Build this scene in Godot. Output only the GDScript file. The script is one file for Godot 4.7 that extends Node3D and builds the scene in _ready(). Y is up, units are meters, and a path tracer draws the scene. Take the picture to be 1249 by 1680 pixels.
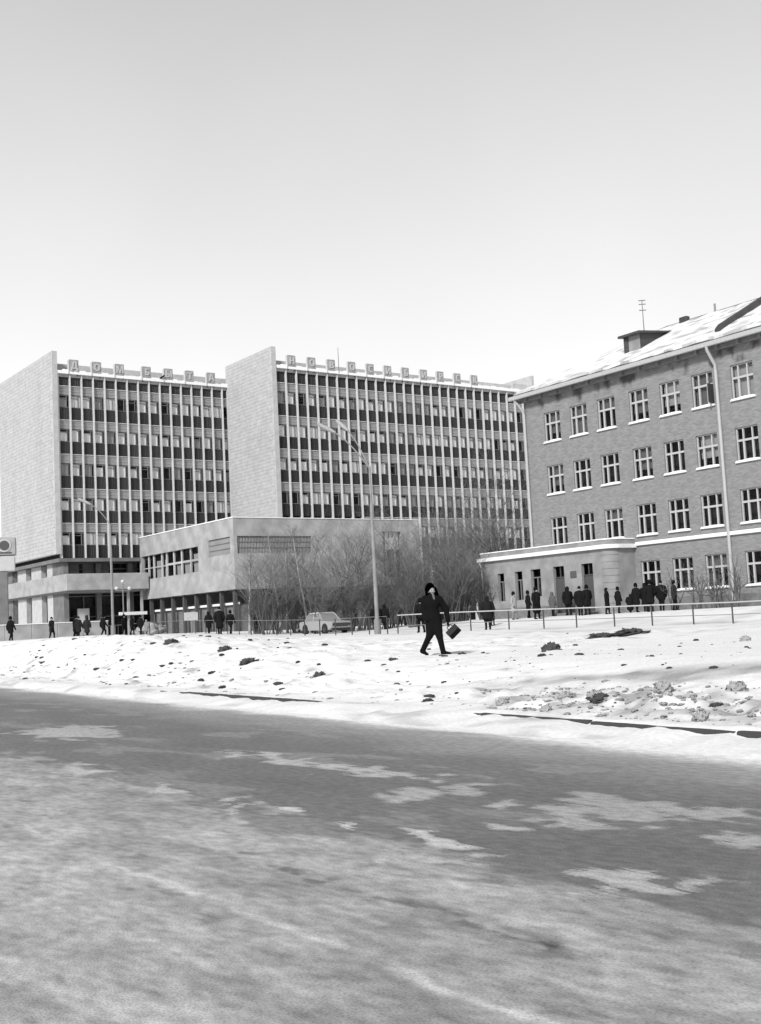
extends Node3D
# x runs along the office fronts (away to the right), z along the road; camera over the road at the origin.

const CAM_H := 1.5

# ------------------------------------------------------------------ mesh builder
class Mesher:
	var v := PackedVector3Array()
	var n := PackedVector3Array()
	var c := PackedColorArray()
	var t := PackedVector2Array()
	var t2 := PackedVector2Array()
	var col := Color(1, 1, 1)

	func vert(p: Vector3, nn: Vector3) -> void:
		v.append(p)
		n.append(nn)
		c.append(col)

	# corners counter-clockwise as seen from outside
	func tri(a: Vector3, b: Vector3, d: Vector3) -> void:
		var nn := (b - a).cross(d - a).normalized()
		vert(a, nn)
		vert(d, nn)
		vert(b, nn)

	func quad(a: Vector3, b: Vector3, d: Vector3, e: Vector3) -> void:
		tri(a, b, d)
		tri(a, d, e)

	func smooth_quad(a: Vector3, b: Vector3, d: Vector3, e: Vector3, na: Vector3, nb: Vector3, nd: Vector3, ne: Vector3) -> void:
		vert(a, na)
		vert(d, nd)
		vert(b, nb)
		vert(a, na)
		vert(e, ne)
		vert(d, nd)

	func box(lo: Vector3, hi: Vector3) -> void:
		var x0 := lo.x
		var y0 := lo.y
		var z0 := lo.z
		var x1 := hi.x
		var y1 := hi.y
		var z1 := hi.z
		quad(Vector3(x0, y0, z1), Vector3(x1, y0, z1), Vector3(x1, y1, z1), Vector3(x0, y1, z1))
		quad(Vector3(x1, y0, z0), Vector3(x0, y0, z0), Vector3(x0, y1, z0), Vector3(x1, y1, z0))
		quad(Vector3(x0, y0, z0), Vector3(x0, y0, z1), Vector3(x0, y1, z1), Vector3(x0, y1, z0))
		quad(Vector3(x1, y0, z1), Vector3(x1, y0, z0), Vector3(x1, y1, z0), Vector3(x1, y1, z1))
		quad(Vector3(x0, y1, z1), Vector3(x1, y1, z1), Vector3(x1, y1, z0), Vector3(x0, y1, z0))
		quad(Vector3(x0, y0, z0), Vector3(x1, y0, z0), Vector3(x1, y0, z1), Vector3(x0, y0, z1))

	# a box with chamfered edges
	func cbox(lo: Vector3, hi: Vector3, k: float) -> void:
		var m := (lo + hi) / 2.0
		var h := (hi - lo) / 2.0
		for ax in 3:
			var e := Vector3.ZERO
			e[ax] = 1
			var f := Vector3.ZERO
			f[(ax + 1) % 3] = 1
			var g := e.cross(f)
			for s in [-1.0, 1.0]:
				var cc: Vector3 = m + e * h[ax] * s
				var ff: Vector3 = f * (h[(ax + 1) % 3] - k)
				var gg: Vector3 = g * (h[(ax + 2) % 3] - k) * s
				quad(cc - ff - gg, cc + ff - gg, cc + ff + gg, cc - ff + gg)
			for s in [-1.0, 1.0]:
				for r in [-1.0, 1.0]:
					var b: Vector3 = m + f * s * h[(ax + 1) % 3] + g * r * h[(ax + 2) % 3]
					var p0: Vector3 = b - g * r * k
					var p1: Vector3 = b - f * s * k
					var l: Vector3 = e * (h[ax] - k)
					if s * r > 0:
						quad(p0 - l, p0 + l, p1 + l, p1 - l)
					else:
						quad(p1 - l, p1 + l, p0 + l, p0 - l)
		for sx in [-1.0, 1.0]:
			for sy in [-1.0, 1.0]:
				for sz in [-1.0, 1.0]:
					var q := m + Vector3(h.x * sx, h.y * sy, h.z * sz)
					var a := q - Vector3(0, k * sy, k * sz)
					var b2 := q - Vector3(k * sx, 0, k * sz)
					var d := q - Vector3(k * sx, k * sy, 0)
					if sx * sy * sz > 0:
						tri(a, b2, d)
					else:
						tri(a, d, b2)

	func tube(pts: Array, rads: Array, sides: int, caps := true) -> void:
		var rings := []
		for i in pts.size():
			var d: Vector3 = (pts[mini(i + 1, pts.size() - 1)] - pts[maxi(i - 1, 0)]).normalized()
			var u := d.cross(Vector3(0.13, 0.2, 0.97)).normalized() if absf(d.dot(Vector3(0.13, 0.2, 0.97))) < 0.9 else d.cross(Vector3.RIGHT).normalized()
			var w := d.cross(u)
			var ring := []
			for k in sides:
				var a := TAU * k / sides
				ring.append((u * cos(a) + w * sin(a)))
			rings.append(ring)
		for i in pts.size() - 1:
			for k in sides:
				var k2 := (k + 1) % sides
				var na: Vector3 = rings[i][k]
				var nb: Vector3 = rings[i][k2]
				var nc: Vector3 = rings[i + 1][k2]
				var nd: Vector3 = rings[i + 1][k]
				smooth_quad(pts[i] + na * rads[i], pts[i] + nb * rads[i], pts[i + 1] + nc * rads[i + 1], pts[i + 1] + nd * rads[i + 1], na, nb, nc, nd)
		if caps:
			var last := pts.size() - 1
			for k in range(1, sides - 1):
				tri(pts[0] + rings[0][0] * rads[0], pts[0] + rings[0][k + 1] * rads[0], pts[0] + rings[0][k] * rads[0])
				tri(pts[last] + rings[last][0] * rads[last], pts[last] + rings[last][k] * rads[last], pts[last] + rings[last][k + 1] * rads[last])

	# a profile in the xy plane (counter-clockwise), swept from z0 to z1, its ends drawn in by k
	func prism(poly: PackedVector2Array, z0: float, z1: float, k := 0.0, inset := 0.0) -> void:
		var mid := Vector2.ZERO
		for p in poly:
			mid += p / poly.size()
		var rows := [[z0, inset], [z0 + k, 0.0], [z1 - k, 0.0], [z1, inset]] if k > 0.0 else [[z0, 0.0], [z1, 0.0]]
		var loops := []
		for r in rows:
			var loop := []
			for p in poly:
				var q: Vector2 = p + (mid - p).normalized() * r[1]
				loop.append(Vector3(q.x, q.y, r[0]))
			loops.append(loop)
		for i in loops.size() - 1:
			for j in poly.size():
				var j2 := (j + 1) % poly.size()
				quad(loops[i][j2], loops[i][j], loops[i + 1][j], loops[i + 1][j2])
		var ids := Geometry2D.triangulate_polygon(poly)
		var f: Array = loops[loops.size() - 1]
		var b: Array = loops[0]
		for i in range(0, ids.size(), 3):
			var a0 := ids[i]
			var a1 := ids[i + 1]
			var a2 := ids[i + 2]
			if (poly[a1] - poly[a0]).cross(poly[a2] - poly[a0]) < 0:
				var sw := a1
				a1 = a2
				a2 = sw
			tri(f[a0], f[a1], f[a2])
			tri(b[a0], b[a2], b[a1])

	# a wall seen from outside: o is its lower left corner, right runs to the right; holes are Rect2 in wall metres, each with reveals
	func wall(o: Vector3, right: Vector3, w: float, h: float, holes: Array, depth: float) -> void:
		var outw := right.cross(Vector3.UP)
		var xs := [0.0, w]
		var ys := [0.0, h]
		for r in holes:
			for q in [r.position.x, r.end.x]:
				if not xs.has(q):
					xs.append(q)
			for q in [r.position.y, r.end.y]:
				if not ys.has(q):
					ys.append(q)
		xs.sort()
		ys.sort()
		var at := func(x: float, y: float, d: float) -> Vector3: return o + right * x + Vector3.UP * y - outw * d
		for i in xs.size() - 1:
			for j in ys.size() - 1:
				var mid := Vector2((xs[i] + xs[i + 1]) / 2, (ys[j] + ys[j + 1]) / 2)
				var solid := true
				for r in holes:
					if r.has_point(mid):
						solid = false
						break
				if solid:
					quad(at.call(xs[i], ys[j], 0), at.call(xs[i + 1], ys[j], 0), at.call(xs[i + 1], ys[j + 1], 0), at.call(xs[i], ys[j + 1], 0))
		for r in holes:
			var a: Vector2 = r.position
			var b: Vector2 = r.end
			quad(at.call(a.x, a.y, 0), at.call(b.x, a.y, 0), at.call(b.x, a.y, depth), at.call(a.x, a.y, depth))
			quad(at.call(a.x, b.y, depth), at.call(b.x, b.y, depth), at.call(b.x, b.y, 0), at.call(a.x, b.y, 0))
			quad(at.call(a.x, a.y, 0), at.call(a.x, a.y, depth), at.call(a.x, b.y, depth), at.call(a.x, b.y, 0))
			quad(at.call(b.x, a.y, depth), at.call(b.x, a.y, 0), at.call(b.x, b.y, 0), at.call(b.x, b.y, depth))

	func moved(m: Mesher, at: Transform3D) -> void:
		for i in m.v.size():
			v.append(at * m.v[i])
			n.append((at.basis * m.n[i]).normalized())
			c.append(m.c[i])

	func mesh() -> ArrayMesh:
		var a := []
		a.resize(Mesh.ARRAY_MAX)
		a[Mesh.ARRAY_VERTEX] = v
		a[Mesh.ARRAY_NORMAL] = n
		a[Mesh.ARRAY_COLOR] = c
		if t.size() == v.size():
			a[Mesh.ARRAY_TEX_UV] = t
		if t2.size() == v.size():
			a[Mesh.ARRAY_TEX_UV2] = t2
		var m := ArrayMesh.new()
		m.add_surface_from_arrays(Mesh.PRIMITIVE_TRIANGLES, a)
		return m


# ------------------------------------------------------------------ materials
var tex := {}
var M := {}


func noise_tex(key: String, freq: float, lo: float, hi: float, oct := 4, size := 512, kind := FastNoiseLite.TYPE_SIMPLEX_SMOOTH) -> Texture2D:
	if not tex.has(key):
		var f := FastNoiseLite.new()
		f.seed = hash(key) % 10000
		f.noise_type = kind
		f.frequency = freq
		f.fractal_octaves = oct
		var im := f.get_seamless_image(size, size)
		im.convert(Image.FORMAT_L8)
		var data := im.get_data()
		for i in data.size():
			data[i] = int(clampf((lo + (hi - lo) * data[i] / 255.0) * 255.0, 0, 255))
		tex[key] = ImageTexture.create_from_image(Image.create_from_data(size, size, false, Image.FORMAT_L8, data))
	return tex[key]


func mat(key: String, lin: float, rough := 0.9, grain := "", period := 2.0, bump := 0.0) -> StandardMaterial3D:
	if M.has(key):
		return M[key]
	var m := StandardMaterial3D.new()
	m.albedo_color = Color(lin, lin, lin).linear_to_srgb()
	m.roughness = rough
	m.vertex_color_use_as_albedo = true
	if grain != "":
		m.albedo_texture = tex[grain]
		m.uv1_triplanar = true
		m.uv1_world_triplanar = true
		m.uv1_scale = Vector3.ONE / period
		if bump > 0.0:
			m.heightmap_enabled = true
			m.heightmap_texture = tex[grain]
			m.heightmap_scale = bump
	M[key] = m
	return m


func brick_texture() -> void:
	# courses of bricks, with tone differences from brick to brick
	var rng := RandomNumberGenerator.new()
	rng.seed = 11
	var w := 1024
	var im := Image.create(w, w, false, Image.FORMAT_L8)
	im.fill(Color(0.94, 0.94, 0.94))
	var rows := 60
	for r in rows:
		var y0 := r * w / rows
		var k := 0
		while k < 16:
			var x0 := k * 64 + (32 if r % 2 else 0)
			var g := rng.randf_range(0.86, 1.0)
			var rect := Rect2i(x0 % w + 2, y0 + 2, 60, w / rows - 3)
			im.fill_rect(rect, Color(g, g, g))
			if rect.end.x > w:
				im.fill_rect(Rect2i(0, rect.position.y, rect.end.x - w, rect.size.y), Color(g, g, g))
			k += 1
	var low := FastNoiseLite.new()
	low.seed = 2
	low.frequency = 0.006
	low.fractal_octaves = 5
	var lim := low.get_seamless_image(w, w)
	for yy in w:
		for xx in w:
			var bv := im.get_pixel(xx, yy).r * (0.95 + 0.07 * lim.get_pixel(xx, yy).r)
			im.set_pixel(xx, yy, Color(bv, bv, bv))
	tex["brick"] = ImageTexture.create_from_image(im)


func make_materials() -> void:
	noise_tex("plaster", 0.02, 0.92, 1.03, 5)
	noise_tex("blotch", 0.008, 0.84, 1.05, 6)
	noise_tex("speck", 0.12, 0.9, 1.03, 3)
	noise_tex("fine", 0.05, 0.7, 1.15, 5)
	brick_texture()
	mat("cladding", 0.45, 0.85, "plaster", 9.0)
	mat("fin", 0.55, 0.7, "plaster", 4.0)
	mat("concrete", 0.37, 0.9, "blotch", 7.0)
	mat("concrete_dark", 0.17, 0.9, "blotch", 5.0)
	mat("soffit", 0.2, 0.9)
	mat("louvre", 0.022, 0.5, "fine", 3.0)
	mat("spandrel", 0.26, 0.7, "plaster", 3.0)
	mat("curtain", 0.75, 0.95)
	mat("dark", 0.02, 0.9)
	mat("blind", 0.1, 0.95)
	mat("frame_grey", 0.16, 0.6)
	mat("brick", 0.245, 0.95, "brick", 4.4, 0.12)
	mat("plaster", 0.27, 0.95, "blotch", 5.0)
	mat("plinth", 0.17, 0.95, "blotch", 2.0)
	mat("trim", 0.74, 0.8, "plaster", 2.0)
	mat("frame_white", 0.4, 0.6)
	mat("roof_metal", 0.05, 0.6, "blotch", 3.0)
	mat("snow", 0.86, 0.95, "speck", 6.0, 1.0)
	mat("bark", 0.1, 0.95, "fine", 0.6)
	mat("twig", 0.18, 0.95)
	mat("birch_bark", 0.36, 0.9, "speck", 0.7)
	mat("metal", 0.22, 0.5, "fine", 1.5)
	mat("metal_dark", 0.035, 0.6)
	mat("metal_light", 0.4, 0.5, "plaster", 2.0)
	mat("cloth", 1.0, 0.95)
	mat("fur", 0.008, 1.0, "fine", 0.15, 1.0)
	mat("leather", 0.006, 0.8)
	mat("car_paint", 0.3, 0.35, "plaster", 2.0)
	M.car_paint.clearcoat_enabled = true
	M.car_paint.clearcoat = 0.4
	mat("rubber", 0.015, 0.9)
	mat("letter_box", 0.33, 0.8, "blotch", 3.0)
	mat("letter", 0.44, 0.8)
	mat("earth", 0.075, 1.0, "fine", 0.5, 3.0)
	mat("dirty_snow", 0.42, 1.0, "fine", 0.4, 3.0)
	mat("kerb", 0.05, 0.95, "fine", 0.5, 1.0)  # darker than bare concrete: the shadow gap along the kerb is painted in
	mat("globe", 0.5, 0.3)
	var g := StandardMaterial3D.new()
	g.transparency = BaseMaterial3D.TRANSPARENCY_ALPHA
	g.albedo_color = Color(0.12, 0.12, 0.12, 0.06)
	g.roughness = 0.04
	g.metallic_specular = 0.16
	for k in ["cloth", "fur", "leather", "louvre"]:
		M[k].metallic_specular = 0.12
	M["glass"] = g


# ------------------------------------------------------------------ tree of named objects
var taken := {}


func numbered(called: String) -> String:
	if not taken.has(called):
		taken[called] = 0
		return called
	taken[called] += 1
	return "%s_%03d" % [called, taken[called]]


func tag(o: Node3D, label: String, category: String, group := "") -> Node3D:
	o.set_meta("label", label)
	o.set_meta("category", category)
	if group != "":
		o.set_meta("group", group)
	return o


func thing(called: String, label: String, category: String, at := Vector3.ZERO, turn := 0.0, group := "") -> Node3D:
	var o := Node3D.new()
	o.name = numbered(called)
	add_child(o)
	o.position = at
	o.rotation.y = turn
	return tag(o, label, category, group)


func part(called: String, mesh: Variant, material: Material, parent: Node, at := Transform3D()) -> MeshInstance3D:
	var o := MeshInstance3D.new()
	o.mesh = mesh.mesh() if mesh is Mesher else mesh
	o.material_override = material
	o.transform = at
	if parent == self:
		o.name = numbered(called)
		add_child(o)
	else:
		var key := str(parent.get_instance_id()) + called
		var k: int = counts.get(key, 0)
		counts[key] = k + 1
		o.name = called if k == 0 else "%s_%03d" % [called, k]
		parent.add_child(o)
	return o


# parts of one thing come in hundreds, so they are counted instead of looked up
var counts := {}


func piece(called: String, mesh: Mesh, material: Material, parent: Node, at: Transform3D) -> MeshInstance3D:
	var key := str(parent.get_instance_id()) + called
	var k: int = counts.get(key, 0)
	counts[key] = k + 1
	var o := MeshInstance3D.new()
	o.mesh = mesh
	o.material_override = material
	o.transform = at
	o.name = called if k == 0 else "%s_%03d" % [called, k]
	parent.add_child(o)
	return o


func stuff(o: Node3D) -> Node3D:
	o.set_meta("kind", "stuff")
	return o


func structure(o: Node3D) -> Node3D:
	o.set_meta("kind", "structure")
	return o


func bx(lo: Vector3, hi: Vector3) -> Mesher:
	var m := Mesher.new()
	m.box(lo, hi)
	return m


func cb(lo: Vector3, hi: Vector3, k: float) -> Mesher:
	var m := Mesher.new()
	m.cbox(lo, hi, k)
	return m


# ------------------------------------------------------------------ ground
var gnoise := FastNoiseLite.new()
var fnoise := FastNoiseLite.new()
var dnoise := FastNoiseLite.new()


func kerb_x(z: float) -> float:
	return 9.95 - 0.094 * z


func lerp_table(x: float, xs: Array, ys: Array) -> float:
	if x <= xs[0]:
		return ys[0]
	for i in xs.size() - 1:
		if x <= xs[i + 1]:
			return lerpf(ys[i], ys[i + 1], (x - xs[i]) / (xs[i + 1] - xs[i]))
	return ys[ys.size() - 1]


func field(x: float, z: float) -> float:
	var s := x - kerb_x(z)
	var p := lerp_table(-z, [0, 22, 34, 46, 60, 70, 80, 95], [0.6, 0.72, 0.78, 1.0, 1.1, 1.15, 1.35, 1.6])
	p = lerpf(p, 1.7, smoothstep(-8.0, 20.0, -z - 1.75 * x))
	p = lerpf(p, 1.52, smoothstep(43.5, 51.0, x) * (1.0 - smoothstep(62.0, 72.0, -z)))
	return 0.14 + (p - 0.14) * smoothstep(0.3, 5.5, s)


func kerb_bare(z: float) -> float:   # 1 where the kerb stones show through the snow
	var a := smoothstep(-29.0, -25.0, z) * (1.0 - smoothstep(-21.0, -17.0, z))
	var b := smoothstep(-17.0, -11.0, z)
	return clampf(maxf(a, b), 0.0, 1.0)


func ground(x: float, z: float) -> float:
	var s := x - kerb_x(z)
	var near := 1.0 - smoothstep(40.0, 70.0, Vector2(x, z).length())
	var h := field(x, z)
	var rough := smoothstep(0.2, 1.2, s) * (1.0 - 0.75 * smoothstep(14.0, 30.0, s))
	h += rough * near * (1.0 - 0.5 * smoothstep(-22.0, -16.0, z)) * ((0.16 * gnoise.get_noise_2d(x, z) + 0.13 * fnoise.get_noise_2d(x, z)) * lerpf(1.0, 0.3, smoothstep(2.5, 4.5, s) * smoothstep(-27.0, -21.0, z)))
	# the ploughed berm of dirty lumps behind the kerb
	var berm := exp(-pow((s - 1.3) / 0.8, 2.0)) * (smoothstep(-18.0, -14.0, z) * 0.05 + 0.04)
	h += 0.08 * exp(-pow((s - 1.3) / 0.9, 2.0)) * smoothstep(-16.0, -12.5, z) * maxf(0.0, dnoise.get_noise_2d(x * 3.0, z * 3.0) + 0.1)
	h += berm * maxf(0.0, 0.65 + 1.5 * fnoise.get_noise_2d(x * 1.3 + 40.0, z * 1.3))
	if s < 0.34:
		var bare := kerb_bare(z + 2.0 * gnoise.get_noise_2d(z * 1.5, 7.0))
		var wedge := -0.06 + 0.21 * smoothstep(-1.15, -0.05, s + 0.5 * gnoise.get_noise_2d(x * 1.5, z * 1.5)) * (1.0 - bare)
		wedge += (0.145 + 0.06 * gnoise.get_noise_2d(z * 2.5, 3.0)) * smoothstep(-1.5, -0.1, s + 0.5 * gnoise.get_noise_2d(x * 1.2 + 9.0, z * 1.2)) * bare
		h = lerpf(wedge, h, smoothstep(0.02, 0.14, s))
		h = h if s > -1.7 else -0.06
	return h


func snow_dirt(x: float, z: float, s: float) -> float:
	var g := 0.9
	var d := dnoise.get_noise_2d(x, z * 0.8)
	var lumps := fnoise.get_noise_2d(x * 1.1 + 90.0, z * 1.1)
	# churned dirt and footprints all over the field, thickest near the kerb
	var dens := 0.25 - 0.08 * exp(-pow((s - 1.4) / 1.2, 2.0)) * smoothstep(-20.0, -12.0, z)
	if s > 0.1:
		g = lerpf(g, 0.34, (1.0 - 0.8 * smoothstep(2.5, 4.5, s) * smoothstep(-27.0, -21.0, z)) * smoothstep(dens, dens + 0.2, d * 0.62 + lumps * 0.42) * (1.0 - 0.5 * smoothstep(12.0, 28.0, s)) * 0.8)
	var bank := exp(-pow((s - 1.3) / 0.9, 2.0)) * smoothstep(-16.0, -12.5, z) * smoothstep(-5.0, -7.5, z)
	g = lerpf(g, 0.4, bank * smoothstep(-0.45, 0.2, lumps + 0.6 * d))
	# the trodden line that crosses the field
	var off := x - (15.1 + 0.25 * (z + 10.88)) + 0.25 * gnoise.get_noise_2d(x * 1.5, z * 0.8)
	g = lerpf(g, 0.3, (0.8 + 0.4 * lumps) * exp(-pow(off / 0.5, 2.0)) * smoothstep(-18.5, -13.0, z) * smoothstep(2.0, -2.0, z))
	# trampled strip along the fence and before the brick building
	if s > 18.0:
		g = lerpf(g, 0.55, 0.6 * smoothstep(0.05, 0.5, gnoise.get_noise_2d(x * 0.5 + 5.0, z * 0.35)))
	if s < 0.15:
		g = lerpf(0.88, 0.6, smoothstep(0.1, 0.5, dnoise.get_noise_2d(x, z * 0.5)))
	return g


func steps(bands: Array) -> Array:
	var out := [bands[0]]
	for i in range(1, bands.size(), 2):
		var step: float = bands[i]
		var to: float = bands[i + 1]
		var from: float = out[out.size() - 1]
		var k := int(ceil(absf(to - from) / step))
		for j in range(1, k + 1):
			out.append(lerpf(from, to, float(j) / k))
	return out


func build_ground() -> void:
	gnoise.seed = 3
	gnoise.frequency = 0.35
	gnoise.fractal_octaves = 3
	fnoise.seed = 8
	fnoise.frequency = 1.1
	fnoise.fractal_octaves = 3
	dnoise.seed = 21
	dnoise.frequency = 0.8
	dnoise.fractal_octaves = 4
	var ss := steps([-1.7, 0.09, 6.0, 0.18, 14.0, 0.5, 45.0, 4.0, 110.0, 60.0, 700.0])
	var zs := steps([160.0, 20.0, 12.0, 0.6, -4.0, 0.13, -22.0, 0.24, -62.0, 0.8, -100.0, 4.0, -160.0, 60.0, -900.0])
	var w := ss.size()
	var v := PackedVector3Array()
	var c := PackedColorArray()
	for z in zs:
		for s in ss:
			var x: float = kerb_x(z) + s
			v.append(Vector3(x, ground(x, z), z))
			var g := snow_dirt(x, z, s)
			c.append(Color(g, g, g))
	var nn := PackedVector3Array()
	nn.resize(v.size())
	var ids := PackedInt32Array()
	for j in zs.size() - 1:
		for i in w - 1:
			var a := j * w + i
			ids.append_array([a, a + w, a + 1, a + 1, a + w, a + w + 1])
	for k in range(0, ids.size(), 3):
		var f := (v[ids[k + 2]] - v[ids[k]]).cross(v[ids[k + 1]] - v[ids[k]])
		if f.y < 0:
			f = -f
		for q in 3:
			nn[ids[k + q]] += f
	for k in nn.size():
		nn[k] = nn[k].normalized()
	var arr := []
	arr.resize(Mesh.ARRAY_MAX)
	arr[Mesh.ARRAY_VERTEX] = v
	arr[Mesh.ARRAY_NORMAL] = nn
	arr[Mesh.ARRAY_COLOR] = c
	arr[Mesh.ARRAY_INDEX] = ids
	var mesh := ArrayMesh.new()
	mesh.add_surface_from_arrays(Mesh.PRIMITIVE_TRIANGLES, arr)
	structure(part("snow_field", mesh, M.snow, self))
	structure(part("ground", bx(Vector3(-700, -0.4, -900), Vector3(700, -0.12, 160)), M.snow, self))
	# the kerb: stones set end to end
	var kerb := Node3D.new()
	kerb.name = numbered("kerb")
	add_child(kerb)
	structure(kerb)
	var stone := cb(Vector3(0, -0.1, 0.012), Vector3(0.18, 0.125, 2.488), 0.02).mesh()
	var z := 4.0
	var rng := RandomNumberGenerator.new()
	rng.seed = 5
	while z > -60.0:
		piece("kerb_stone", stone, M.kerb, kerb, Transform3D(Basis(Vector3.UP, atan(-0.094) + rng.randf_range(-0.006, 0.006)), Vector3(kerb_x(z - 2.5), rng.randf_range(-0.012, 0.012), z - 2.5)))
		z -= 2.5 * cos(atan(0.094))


const PATCHES := [
	[6.14,-19.68,6.90,-20.40,7.83,-19.64,7.57,-17.82,6.65,-16.71,6.33,-17.88],
	[7.51,-20.89,7.69,-19.43,7.46,-18.72,7.21,-19.74],
	[7.04,-14.08,7.18,-13.02,7.11,-11.72,7.06,-10.11,7.09,-8.98,6.89,-8.91,6.68,-9.84,6.71,-11.33,6.75,-12.54],
	[4.71,-13.43,5.31,-14.14,5.14,-12.57,4.87,-12.62,4.63,-12.72],
	[4.88,-11.14,5.20,-11.27,4.99,-10.28,4.66,-10.36],
	[4.73,-9.32,5.14,-9.57,5.22,-9.33,4.85,-9.15,4.58,-8.60,4.50,-8.70],
	[5.09,-8.83,5.17,-8.66,5.07,-8.43,4.99,-8.55],
	[4.94,-7.68,5.01,-7.67,4.87,-7.35,4.80,-7.36],
	[6.02,-8.51,6.57,-8.68,7.22,-8.07,6.62,-7.97,6.13,-7.95,5.79,-8.09],
	[6.23,-7.50,6.58,-7.44,6.34,-7.14,6.02,-7.18],
	[6.70,-7.28,7.33,-7.26,7.19,-6.09,7.03,-5.84,6.56,-6.01,6.37,-5.76,5.89,-5.98,5.88,-6.47],
	[6.79,-5.93,7.37,-5.61,6.76,-5.16,6.68,-5.45],
	[6.09,-5.28,6.57,-5.02,6.16,-4.71,5.99,-4.86],
	[5.04,-7.06,5.18,-6.95,5.06,-6.44,5.09,-6.00,4.87,-6.21,4.87,-6.54],
	[4.23,-6.42,4.80,-6.52,4.77,-6.08,4.95,-5.57,4.37,-5.83],
	[4.83,-5.18,5.07,-5.16,5.25,-4.75,5.10,-4.40,4.68,-4.34,4.52,-4.62,4.72,-4.82],
	[5.21,-4.50,5.31,-4.28,5.06,-4.12,5.01,-4.28],
	[5.63,-6.79,5.69,-6.32,5.58,-6.23,5.53,-6.60],
]
const PATCH_TONE := [0.8, 0.75, 0.9, 0.95, 0.95, 1.05, 1.3, 1.3, 0.8, 0.85, 0.8, 0.8, 0.8, 1.15, 0.9, 0.95, 0.85, 0.95]
const RX0 := -2.0
const RX1 := 16.0
const RZ0 := 2.0
const RZ1 := -64.0
const TW := 1536
const TH := 2048


func road_v(z: float) -> float:   # texture rows are closer together near z = 0
	return log(1.0 + (RZ0 - z) / 6.0) / log(1.0 + (RZ0 - RZ1) / 6.0)


func road_z(v: float) -> float:
	return RZ0 - 6.0 * (pow(1.0 + (RZ0 - RZ1) / 6.0, v) - 1.0)


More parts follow.
